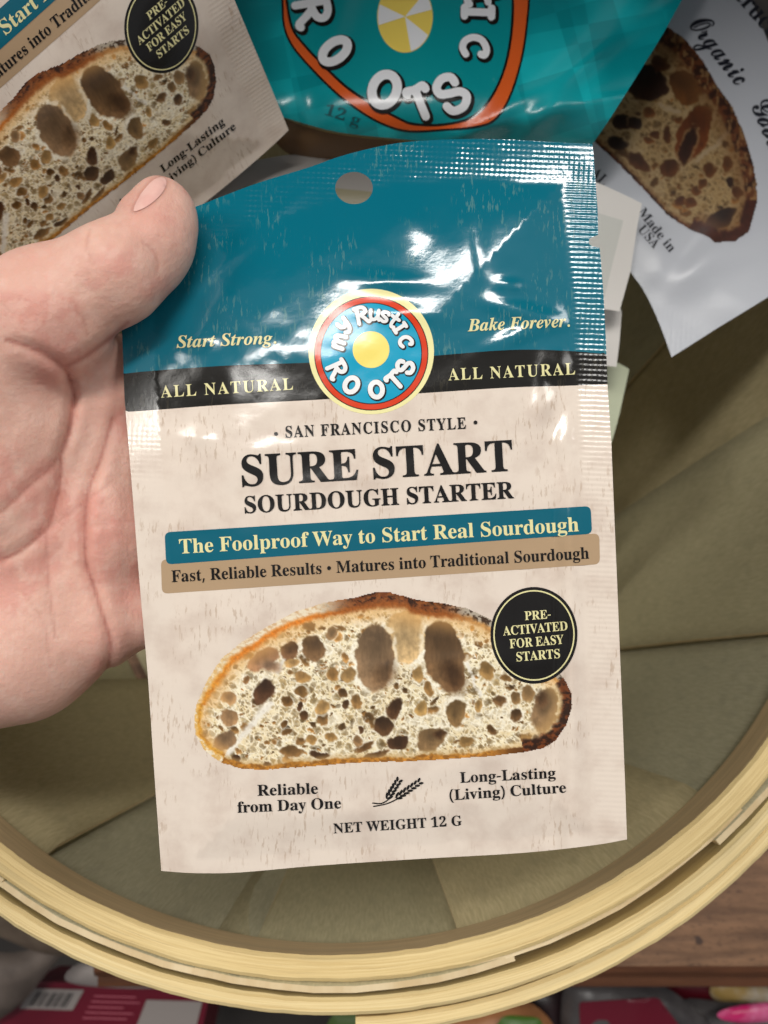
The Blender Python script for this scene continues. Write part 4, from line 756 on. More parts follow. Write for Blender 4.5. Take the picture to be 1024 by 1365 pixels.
def build_sachet(name, sheet, label, group, loc, step, bread_step, detail=True, back_bulge=2.0, seed=3):
    root = empty(name, loc, label, 'sachet', group)
    V, F = fill([SACHET, HOLE[::-1]], step, [resample(LINE_TEAL[1:-1], step, False), resample(LINE_BAND[1:-1], step, False)])
    cen = V[F].mean(1); yt = np.interp(cen[:, 0], LINE_TEAL[:, 0], LINE_TEAL[:, 1]); yb = np.interp(cen[:, 0], LINE_BAND[:, 0], LINE_BAND[:, 1])
    fm = np.where(cen[:, 1] < yt, 0, np.where(cen[:, 1] < yb, 1, 2))
    dts, rdg = seal_masks(V[:, 0], V[:, 1])
    obj('front_film', sheet.pos(V[:, 0], V[:, 1], 0), F, [TEAL, BAND, CREAM], root, uv=V / 100, fm=fm, attrs={'dots': dts, 'ridges': rdg}, normals=sheet.normal(V[:, 0], V[:, 1]))
    V, F = fill([SACHET, HOLE[::-1]], step * 2.5)
    hb = sachet_height(V[:, 0], V[:, 1], False)
    obj('back_film', sheet.pos(V[:, 0], V[:, 1], -0.28 - 2 * hb * .8 - .0), F[:, ::-1], BACK, root, uv=V / 100)
    st = step
    # banners
    sheet.prints('tan_banner', [rounded([(214.5, 746), (799, 711), (800, 752), (216, 791.5)], 8)], st, .05, BANTAN, root)
    sheet.prints('teal_banner', [rounded([(219.5, 709.5), (787.5, 674.5), (789.5, 711.5), (221.5, 752.5)], 8)], st, .10, BANTEAL, root)
    bread_print(sheet, root, OUT1, HOLES1, crust1, .06, bread_step, seed, 420, 1.4, 6.5, CR1, [(360, 938, 304, 1003, 6), (372, 896, 380, 876, 4), (622, 884, 640, 926, 3)], BREAD)
    # lettering
    dark = []
    for a in [('SAN FRANCISCO STYLE', 'b', (381, 583.2), (621.6, 571.2), 15, 5, 60), ('SURE START', 'b', (323, 648), (684.5, 627), 40.5, 4, 0), ('SOURDOUGH STARTER', 'b', (326.5, 684), (685.5, 663.8), 22, 5, 0),
              ('Fast, Reliable Results \u2022 Matures into Traditional Sourdough', 'b', (229, 776), (785.6, 744.5), 15.5, 2, 0),
              ('Reliable', 'b', (343.4, 1061), (424, 1058), 14.5, 3, 0), ('from Day One', 'b', (316.8, 1083.5), (455, 1077.5), 14.5, 3, 0),
              ('Long-Lasting', 'b', (613.7, 1043.6), (741, 1037), 14, 3, 0), ('(Living) Culture', 'b', (599.7, 1067), (755, 1056.5), 14, 3, 0), ('NET WEIGHT 12 G', 'b', (445, 1111), (616, 1100.3), 13, 4, 10)]:
        dark.append(text(*a[:5], grow=a[5], track=a[6]))
    dark[0] += [[disc((368, 578.3), 2.6)], [disc((634, 563), 2.6)]]
    for sh1 in dark: sheet.prints_many('lettering', sh1, 9, .16, INK, root)
    pale = []
    for a in [('Start Strong.', 'i', (235.4, 463.6), (368.6, 457.6), 16, 3, 0), ('Bake Forever.', 'i', (623.7, 441.5), (760, 435.2), 16, 3, 0), ('ALL NATURAL', 'b', (214.6, 530), (391, 519.3), 15.5, 0, 70),
              ('ALL NATURAL', 'b', (598, 507), (767, 499), 15.5, 0, 70), ('The Foolproof Way to Start Real Sourdough', 'b', (239.5, 738), (772, 708), 19, 2, 0)]:
        pale.append(text(*a[:5], grow=a[5], track=a[6]))
    for sh1 in pale: sheet.prints_many('lettering', sh1, 9, .16, CREAMINK, root)
    # round badge
    bd = sheet.prints('round_badge', [disc((712, 847), 58, 64.5, egg=-.02)], st, .10, INK, root)
    ring = [disc((712, 847), 54.2, 60.4, egg=-.02), disc((712, 847), 52.4, 58.6, egg=-.02)[::-1]]
    sheet.prints_many('badge_rim', [ring], st, .16, CREAMINK, bd); sh_ = []
    for a in [('PRE-', (700, 826.7), (734.5, 824.3), 11.5), ('ACTIVATED', (671, 847.2), (757, 840), 12), ('FOR EASY', (680, 864.3), (752, 858), 12), ('STARTS', (689, 881.7), (747, 877), 12)]:
        sh_ += text(a[0], 'b', a[1], a[2], a[3], grow=2)
    sheet.prints_many('lettering', sh_, 9, .16, CREAMINK, bd)
    # ears of wheat
    we = []
    def grain(x, y, a, l=5.2, w_=2.0): return [np.array([x, y]) + np.array([[math.cos(a), math.sin(a)], [-math.sin(a), math.cos(a)]]).T @ np.array([l * math.cos(t) , w_ * math.sin(t)]) for t in np.linspace(0, 2 * math.pi, 11)[:-1]]
    for (x0, y0, x1, y1, nn) in ((518, 1062, 532, 1040, 6), (531, 1062, 560, 1042, 7)):
        a = math.atan2(y1 - y0, x1 - x0)
        for i in range(nn):
            t_ = i / (nn - 1); x = x0 + (x1 - x0) * t_; y = y0 + (y1 - y0) * t_
            for sg in (-1, 1): we.append([np.array(grain(x + sg * 2.6 * math.cos(a + math.pi / 2), y + sg * 2.6 * math.sin(a + math.pi / 2), a + sg * .5, 4.6 - t_ * 1.2, 1.7))])
    we += [ribbon([(497, 1070.5), (509, 1071), (520, 1064), (524, 1056)], .8), ribbon([(498, 1075), (514, 1072), (528, 1066), (540, 1058)], .8)]
    we = [[c if area2(c) > 0 else c[::-1] for c in cs] for cs in we]
    sheet.prints_many('wheat_drawing', we, 9, .16, INK, root)
    # round logo
    lg = sheet.prints('logo', [disc((495, 468.5), 83.7)], st, .05, YEL, root)
    lc = (495, 471)
    sheet.prints('ring_outline', [disc(lc, 76.2)], st, .09, INK, lg)
    sheet.prints('red_ring', [disc(lc, 75.0)], st, .13, RED, lg)
    sheet.prints('ring_outline', [disc(lc, 67.8)], st, .17, INK, lg)
    sheet.prints('blue_disc', [disc(lc, 66.6)], st, .21, SKY, lg)
    sheet.prints('yellow_disc', [disc((494.7, 466), 24.5)], st, .25, SUNNY, lg)
    LT = [('m', (450, 455), 21, -72, 3.1), ('y', (458, 431), 21, -44, 2.9), ('R', (482, 421), 21, -14, 2.9), ('u', (500, 418), 18, 6, 2.7), ('s', (514, 421), 17, 22, 2.6), ('t', (526, 428), 19, 38, 2.7), ('i', (536, 441), 18, 58, 2.9), ('c', (541.5, 455), 19, 76, 2.9),
          ('R', (448, 492), 23, 64, 3.2), ('O', (467, 513.5), 24, 32, 3.6), ('O', (501, 520.5), 24, -6, 3.6), ('T', (527, 508), 22, -42, 3.4), ('S', (541, 489), 21, -72, 3.3)]
    sheet.prints_many('lettering_shadow', [brush(ch, c, s, a, wd + 1.0, (.9, 1.0)) for ch, c, s, a, wd in LT], 9, .25, INK, lg)
    sheet.prints_many('lettering', [brush(ch, c, s, a, wd - .35) for ch, c, s, a, wd in LT], 9, .30, WHITE, lg)
    return root

WRINKLES += [(515, 374, 46, 11, 3, .55), (677, 380, 18, 10, 8, .42), (700, 416, 52, 12, 14, .7), (690, 447, 40, 12, -22, .5), (262, 450, 27, 17, 8, .65), (264, 584, 20, 12, 10, .55), (546, 292, 24, 30, -38, .75), (640, 330, 12, 60, -8, -.35),
             (742, 486, 18, 22, -10, .85), (727, 540, 15, 26, 18, .75), (748, 588, 13, 24, 0, .6), (720, 505, 10, 34, 6, .4), (738, 650, 14, 26, 0, .35), (530, 418, 50, 12, 4, .45), (600, 450, 40, 40, 0, -.3),
             (322, 322, 80, 9, -38, .35), (300, 352, 70, 8, -36, .25), (440, 330, 20, 60, 0, .25), (420, 470, 60, 30, 0, .25), (300, 640, 30, 80, 10, .3), (480, 700, 120, 40, -8, .3), (700, 760, 30, 120, 0, -.4), (250, 900, 24, 120, 4, .4), (500, 1080, 160, 18, -4, .45), (360, 600, 60, 14, -6, .3), (560, 890, 200, 16, -4, .3), (300, 880, 14, 120, 6, .4), (762, 900, 12, 140, -3, .45), (450, 642, 90, 10, -4, .2), (640, 1010, 70, 16, -20, .35), (330, 1010, 60, 50, 30, .3)]
main_depth = lambda px, py: 0.1745 - 0.001 * (sachet_height(px, py) + sachet_bend(px, py))
SACHET_SHEET = Sheet(main_depth)
SACHETS = 'sourdough starter sachets'
build_sachet('sachet', SACHET_SHEET, 'upright teal and cream sourdough starter sachet gripped by the hand', SACHETS, tuple(at(526, 1140, .176)), 6.0, 1.15)

# the second one lies turned behind the thumb
_src = np.array([(593, 875), (500, 876), (613, 1043), (742, 1035), (712, 847), (836, 1118), (727, 946), (608, 950), (531, 991), (563, 757), (829, 930)], float)
_dst = np.array([(141, 131), (74, 180), (215, 223), (298, 159), (214, 47), (386, 173), (262, 117), (183, 172), (146, 237), (67, 30), (331, 34)], float)
_M = []; _b = []
for (x, y), (u, v) in zip((_src - 600) / 400, _dst / 300):
    _M += [[x, y, 1, 0, 0, 0, -u * x, -u * y], [0, 0, 0, x, y, 1, -v * x, -v * y]]; _b += [u, v]
_H = np.linalg.lstsq(np.array(_M), np.array(_b), rcond=None)[0]
print('sachet fit', np.abs(np.array(_M) @ _H - _b).max() * 300)
def warp2(x, y):
    x = (np.asarray(x, float) - 600) / 400; y = (np.asarray(y, float) - 600) / 400; w_ = np.maximum(_H[6] * x + _H[7] * y + 1, .3)
    return (_H[0] * x + _H[1] * y + _H[2]) / w_ * 300, (_H[3] * x + _H[4] * y + _H[5]) / w_ * 300
class Sheet2(Sheet):
    def pos(s, x, y, lift=0.0):
        x = np.asarray(x, float); y = np.asarray(y, float); px, py = s.warp(x, y)
        h = sachet_height(x, y, False) * 1.3 + 0.7 * np.sin(x / 90 + y / 140) + 1.2 * (fbm(x / 120, y / 90, 2) - .5)
        t = (px - 200) * .63 + (py - 150) * .78; t = np.where(t < 0, -230 * (1 - np.exp(np.minimum(t, 0) / 230)), t)
        return at(px, py, 0.211 + t * 0.00016 - 0.001 * (h + lift))
build_sachet('sachet', Sheet2(None, warp2), 'shaded sachet lying turned behind the thumb with its bread picture uppermost', SACHETS, tuple(at(200, 200, .22)), 8.0, 1.6, seed=3)
# ------------------------------------------------------------------ the big turquoise pouch
POUCH_T = film('turquoise_pouch_print', lin(0, 128, 132), rough=0.25, micro=0.1)
def _pouch_tiles(m):
    nt = m.node_tree; b = nt.nodes['Principled BSDF']; uv = N(nt, 'ShaderNodeUVMap').outputs[0]
    c = None; f = None
    for rot, sc_, off, wt in ((.30, .80, (0, 0), .40), (.18, .62, (.4, .3), .36), (.24, .5, (.15, .1), .24)):
        mp = N(nt, 'ShaderNodeMapping'); mp.inputs[1].default_value = (off[0], off[1], 0); mp.inputs[2].default_value = (0, 0, rot); nt.links.new(uv, mp.inputs[0])
        ck = N(nt, 'ShaderNodeTexChecker'); ck.inputs['Scale'].default_value = sc_ * 1.6; nt.links.new(mp.outputs[0], ck.inputs['Vector'])
        g = mth(nt, 'MULTIPLY', ck.outputs['Fac'], wt); f = g if f is None else mth(nt, 'ADD', f, g)
    nz = noise(nt, uv, .7, 2); f = mth(nt, 'MULTIPLY', f, ramp(nt, nz, .38, .62))
    c = mixc(nt, f, lin(0, 134, 142), lin(24, 184, 192)); nt.links.new(c, b.inputs['Base Color'])
_pouch_tiles(POUCH_T)
KRAFT = film('brown_gusset_film', lin(112, 84, 54), rough=0.3)
LOGOT = film('pouch_disc_print', lin(0, 140, 146), rough=0.28, wear=lin(120, 190, 186), micro=.1)
ORANGE = film('orange_ring_print', lin(214, 92, 34), rough=0.3, wear=lin(228, 190, 150))
WORNW = film('worn_white_print', lin(226, 228, 232), rough=0.3, micro=.1)
WORNY = film('worn_yellow_print', lin(232, 206, 96), rough=0.3, micro=.1)
FAINT = film('faint_ink', lin(20, 84, 90), rough=0.3)
def facets(x, y, sc, seed, amp):
    """crumpled film: broad creased facets"""
    rs = np.random.RandomState(seed); h = np.full(np.shape(x), -1e9); g = np.full(np.shape(x), -1e9)
    for k in range(9):
        a = rs.uniform(0, 2 * math.pi); o_ = rs.uniform(-1, 1) * 1.2
        h = np.maximum(h, (x * math.cos(a) + y * math.sin(a)) / sc * .5 + o_ - ((x / sc) ** 2 + (y / sc) ** 2) * .02)
        b_ = rs.uniform(0, 2 * math.pi)
        g = np.maximum(g, np.abs(((x * math.cos(b_) + y * math.sin(b_)) / sc * .8 + rs.uniform(0, 2)) % 2 - 1) * .8 * (1 if k < 2 else .0))
    return g * amp
def pouch_h(px, py):
    x = px - 590; y = py - 60
    belly = 9 * np.exp(-((x / 230) ** 2 + ((y + 60) / 230) ** 2))
    fold = 2.2 * np.exp(-(((x - 190) * .80 + (y - 20) * .62) / 20) ** 2) + 1.6 * np.exp(-(((x - 235) * .55 + (y + 10) * .85) / 16) ** 2) - 1.6 * np.exp(-(((x + 165) * .9 + (y - 40) * .3) / 18) ** 2)
    fold = fold + 1.2 * np.exp(-(((x - 120) * .25 + (y - 95) * .95) / 14) ** 2) + facets(px, py, 95, 4, .9) + facets(px + 60, py, 60, 9, .45)
    low = np.maximum(0, py - 118)
    return belly + fold - low * low * 0.0022
pouch_depth = lambda px, py: 0.243 + (60 - py) * 0.00008 - 0.001 * pouch_h(px, py)
PS = Sheet(pouch_depth)
po = empty('pouch', tuple(at(580, 200, .25)), 'big crumpled turquoise pouch with an orange ringed round emblem', 'pouch')
POUCH = np.concatenate([curve([(230, -150), (262, -40), (296, 60), (340, 130), (384, 160)], 5)[:-1], curve([(384, 158), (450, 176), (540, 186), (640, 196), (720, 200), (790, 192)], 5)[:-1], curve([(790, 192), (812, 160), (850, 100), (884, 45), (912, -5), (960, -90), (985, -150)], 4)])
V, F = fill([POUCH], 7)
obj('front_film', PS.pos(V[:, 0], V[:, 1], 0), F, POUCH_T, po, uv=V / 100, normals=PS.normal(V[:, 0], V[:, 1]))
V, F = fill([POUCH], 16); 
obj('back_film', PS.pos(V[:, 0], V[:, 1], -1.2 - 12 * np.exp(-(((V[:, 0] - 620) / 220) ** 2 + ((V[:, 1] + 20) / 160) ** 2))), F[:, ::-1], POUCH_T, po, uv=V / 100)
V, F = fill([np.concatenate([curve([(368, 140), (384, 160), (450, 179), (540, 189), (640, 199), (720, 203), (770, 200)], 5), curve([(760, 216), (640, 226), (520, 224), (430, 214), (385, 205), (360, 180)], 5)])], 8)
obj('gusset', PS.pos(V[:, 0], V[:, 1], -2.0), F, KRAFT, po, uv=V / 100)
ringo = curve([(373, -25), (375, 0), (377, 34), (388, 61), (412, 90), (446, 124), (480, 150), (513, 168), (546, 176.5), (592, 174.5), (630, 171), (659, 162), (680, 132), (696, 83), (704, 33), (706, -20), (690, -90), (640, -140), (550, -160), (450, -140), (392, -90)], 4, True)
ringi = curve([(380, -25), (382, 0), (389, 36), (404, 58), (432, 88), (462, 116), (495, 138), (530, 157), (552, 165.5), (592, 166), (630, 156), (655, 130), (674, 87), (683, 33), (682, -20), (666, -80), (622, -120), (550, -138), (460, -120), (402, -80)], 4, True)
em = PS.prints('emblem', [ringo], 7, .06, INK, po)
cen = np.array([545, 20.])
shrink = lambda c, e: np.asarray(c) - (np.asarray(c) - cen) / np.hypot(*(np.asarray(c) - cen).T)[:, None] * e
PS.prints('orange_ring', [shrink(ringo, 3)], 7, .12, ORANGE, em)
PS.prints('ring_outline', [shrink(ringi, -1.5)], 7, .18, INK, em)
PS.prints('disc', [shrink(ringi, 2)], 7, .24, LOGOT, em)
PS.prints('sun', [disc((540, 22), 37, 48)], 7, .30, WORNY, em)
def wedge(a0, a1): return [np.array([(540, 22)] + [(540 + 36 * math.cos(t), 22 + 47 * math.sin(t)) for t in np.linspace(a0, a1, 9)])]
PS.prints_many('sun_rays', [wedge(.55, 1.35), wedge(2.9, 3.5), wedge(-.75, -.2)], 9, .36, WORNW, em)
LT = [('R', (414, 14), 42, 78, 6.2, 1.0), ('O', (444, 68), 46, 52, 6.8, .72), ('O', (510, 121), 50, 22, 7.2, .95), ('T', (560, 138), 42, -22, 6.4, .8), ('S', (603, 126), 46, -34, 6.6, 1.0), ('c', (634, 62), 38, 96, 5.6, 1.0), ('i', (637, 26), 40, 92, 6.0, .9), ('t', (640, -4), 40, 84, 5.6, .9),
      ('s', (632, -44), 46, 62, 6.5, 1), ('u', (612, -78), 46, 40, 6.5, 1), ('y', (455, -70), 46, -20, 6.5, 1), ('m', (425, -40), 46, -50, 6.5, 1)]
PS.prints_many('lettering_shadow', [brush(ch, c, s, a, wd + 2.2, (2.0, 2.4), sx) for ch, c, s, a, wd, sx in LT], 9, .34, INK, em)
PS.prints_many('lettering', [brush(ch, c, s, a, wd - .9, (0, 0), sx) for ch, c, s, a, wd, sx in LT], 9, .42, WORNW, em)
PS.prints_many('lettering', text('12 g', 'b', (432, 152), (478, 168), 15, grow=0), 9, .06, FAINT, po)

# ------------------------------------------------------------------ the white sachet of another kind
WHITEF = film('white_sachet_print', lin(188, 191, 198), rough=0.34, crimp=True, micro=.15)
WBREAD = film('dark_bread_print', (1, 1, 1, 1), attr=True, rough=0.35)
WINK = film('blue_black_ink', lin(34, 36, 46), rough=0.3)
def white_h(px, py):
    # distance from the right edge of the sachet (lower right in the picture)
    d = ((px - 895) * 0.527 + (475 - py) * 0.85); e = ((px - 895) * .88 - (475 - py) * -.0)
    return 2.2 * smooth01((d - 45) / 70) + bumps(px, py, [(905, 350, 16, 46, 40, -1.0), (935, 350, 60, 22, -30, 1.0), (1000, 300, 80, 40, -40, .8), (960, 380, 60, 24, -30, -.5), (885, 365, 20, 20, 0, .6)])
white_depth = lambda px, py: 0.262 + (300 - py) * 0.00003 - (px - 900) * 0.00001 - 0.001 * white_h(px, py)
WS = Sheet(white_depth)
ws = empty('sachet', tuple(at(900, 460, .265)), 'white sachet printed with a dark crusted bread slice and cursive lettering', 'sachet')
WOUT = np.concatenate([curve([(895.5, 476), (883, 441), (869, 408), (855, 382), (838, 358), (800, 290), (740, 190), (690, 90)], 5), [(700, 60), (800, -10), (900, -70), (960, -110)], curve([(1130, 330), (1075, 363), (1024, 396), (960, 435)], 4)])
V, F = fill([WOUT], 6)
d = ((V[:, 0] - 895) * 0.527 + (475 - V[:, 1]) * 0.85); lo_ = np.abs((V[:, 0] - 840) * .9 - (V[:, 1] - 362) * .43)
obj('front_film', WS.pos(V[:, 0], V[:, 1], 0), F, WHITEF, ws, uv=V / 100, attrs={'dots': smooth01((62 - d) / 10) * .5 + smooth01((16 - lo_) / 8) * .4 * (V[:, 1] > 350), 'ridges': np.zeros(len(V))}, normals=WS.normal(V[:, 0], V[:, 1]))
V, F = fill([WOUT], 16); obj('back_film', WS.pos(V[:, 0], V[:, 1], -.5 - 3.5 * smooth01((((V[:, 0] - 895) * 0.527 + (475 - V[:, 1]) * 0.85) - 40) / 80)), F[:, ::-1], BACK, ws, uv=V / 100)
OUT2 = [(740, 170), (770, 80), (830, 20), (870, 20), (892, 36), (913, 50), (937, 79), (956, 112), (978, 143), (992, 176), (1004, 214), (1009.5, 243), (1011, 267), (999, 309.5), (981, 322), (953, 323.6), (943, 316), (918, 306), (890, 288), (851, 246), (816, 211), (793, 190)]
HOLES2 = [(862, 110, 28, 25, 20, (62, 36, 16), .5), (882, 85, 14, 9, 30, (96, 62, 30), .3), (915, 117, 25, 20, 35, (136, 98, 52), .4), (925, 178, 20, 42, 24, (142, 84, 36), .3), (917, 196, 9, 26, 22, (70, 36, 14), .3), (830, 164, 13, 10, 0, (60, 36, 20), .4), (845, 164, 10, 9, 0, (64, 38, 20), .4),
          (823, 190, 13, 7, 25, (56, 34, 20), .4), (852, 217, 18, 9, 42, (110, 72, 40), .4), (892, 224, 13, 13, 0, (128, 82, 42), .4), (946, 227, 7, 12, 0, (134, 92, 48), .3), (968, 218, 8, 10, 0, (140, 96, 52), .3), (976, 243, 6, 8, -20, (62, 36, 20), .3), (963, 291, 23, 11, -28, (62, 36, 22), .4), (985, 255, 8, 9, 0, (110, 70, 40), .3),
          (865, 151, 10, 6, 20, (150, 106, 60), .3), (875, 178, 6, 6, 0, (110, 72, 38), .3), (890, 180, 5, 9, 15, (116, 76, 40), .3), (866, 187, 6, 5, 0, (150, 106, 62), .3), (928, 255, 8, 8, 0, (144, 100, 58), .3), (920, 272, 8, 7, 0, (136, 92, 52), .3), (936, 244, 6, 7, 0, (140, 96, 54), .3), (905, 268, 7, 6, 0, (120, 78, 44), .3), (905, 160, 6, 6, 0, (160, 116, 70), .3)]
def crust2(x, y, d, idx, c, n1, n2, n3):
    c = c * np.array([.96, .92, .84])
    d = d + 5 * (n2[..., 0] - .5); top = (idx >= 3) & (idx <= 11); end = (idx > 11) & (idx <= 16)
    wd = np.where(top, np.interp(y, [40, 120, 200, 260], [26, 22, 20, 18]), np.where(end, 17, 5)); t = (d / wd)[..., None]
    p = smooth01((fbm(x / 6, y / 6, 4) - .45) / .14)[..., None]
    dk = np.array([66, 34, 20.]); br = np.array([128, 74, 40.]); tan = np.array([196, 160, 110.])
    cr = dk + (br - dk) * p; cr = cr + (tan - cr) * smooth01((fbm(x / 4 + 7, y / 9, 3) - .56) / .1)[..., None] * top[..., None] * .8
    cr = np.where(end[..., None], np.array([84, 38, 22.]) * (0.7 + .6 * n2), cr)
    k = smooth01((1.1 - t) / .35); c = c + (np.array([150, 104, 60.]) - c) * smooth01((2.2 - t) / 1.2) * .5
    return np.clip((c + (cr - c) * k) * np.array([.72, .67, .61]), 0, 255)
bread_print(WS, ws, OUT2, HOLES2, crust2, .06, 1.4, 12, 260, 1.6, 7.0, ((214, 198, 156), (178, 146, 96), (232, 222, 194)), [(930, 215, 985, 165, 4), (905, 220, 940, 150, 3), (880, 140, 905, 150, 4)], WBREAD)
for wl in (text('Organic', 's', (918, 34), (983, 116), 32, grow=7), text('Goodness', 's', (1001, 140), (1052, 262), 32, grow=7), text('Instructions', 'b', (950, -38), (1062, 92), 24, grow=2),
           text('Made in', 'b', (850, 283), (893, 337), 12.5, grow=2) + text('USA', 'b', (850, 306), (872, 332), 12, grow=2), text('AL', 'b', (786, 232), (803, 249), 15, grow=0)):
    WS.prints_many('lettering', wl, 9, .14, WINK, ws)

# ------------------------------------------------------------------ plain backs of sachets lower in the pile
PANEL = film('grey_panel_print', lin(196, 196, 190), rough=0.35)
PALEG = film('pale_green_film', lin(190, 196, 168), rough=0.4)
def plain_sachet(outline, depth, label, m=None, panel=None, thick=1.4):
    sh_ = Sheet(depth); r = empty('sachet', tuple(sh_.pos(np.array(outline)[:, 0].mean(), np.array(outline)[:, 1].max(), -3)), label, 'sachet', None)
    V, F = fill([np.asarray(outline, float)], 10); obj('front_film', sh_.pos(V[:, 0], V[:, 1], 0), F, m or BACK, r, uv=V / 100)
    obj('back_film', sh_.pos(V[:, 0], V[:, 1], -thick), F[:, ::-1], m or BACK, r, uv=V / 100)
    if panel is not None: sh_.prints('printed_panel', [np.asarray(panel, float)], 10, .08, PANEL if m is None else film('olive_panel_print', lin(122, 116, 92), rough=.4), r)
    return r
plain_sachet(np.concatenate([curve([(640, 190), (740, 222), (793, 242), (825, 256), (856, 271)], 4), [(850, 300), (841, 360), (826, 415), (800, 411), (770, 500), (760, 640), (600, 630), (610, 400)]]), lambda x, y: 0.251 + np.maximum(y - 420, 0) * 0.0005 + 0.0016 * np.sin(y / 55), 'white sachet back with a squared grey panel, beside the notched seal', panel=[(700, 262), (795, 283), (831, 294), (817, 350), (806, 396), (700, 380)])
plain_sachet([(660, 300), (800, 330), (829, 416), (826, 455), (822, 489), (800, 487), (785, 560), (775, 720), (600, 700), (620, 470)], lambda x, y: 0.262 + np.maximum(y - 490, 0) * .0005, 'blank grey white sachet peeking out under the panelled one')
plain_sachet([(640, 440), (800, 470), (839, 492), (834, 515), (826, 552), (816, 589), (800, 640), (790, 800), (590, 780), (610, 560)], lambda x, y: 0.277 + np.maximum(y - 590, 0) * .0005, 'pale greenish blank sachet, lowest edge showing beside the black band', PALEG)
plain_sachet(np.concatenate([curve([(250, 285), (300, 228), (350, 212), (420, 203), (500, 206), (640, 215)], 4), [(650, 300), (560, 330), (400, 330), (260, 320)]]), lambda x, y: 0.236 + (300 - y) * 0.00012 + (x - 300) * .00002 + 0.0025 * np.sin(y / 22.), 'curled grey white sachet seen through the hang hole', film('dull_grey_film', lin(132, 128, 124), rough=0.4), panel=curve([(245, 300), (300, 262), (360, 240), (440, 250), (520, 262), (520, 300), (400, 315), (260, 315)], 4))
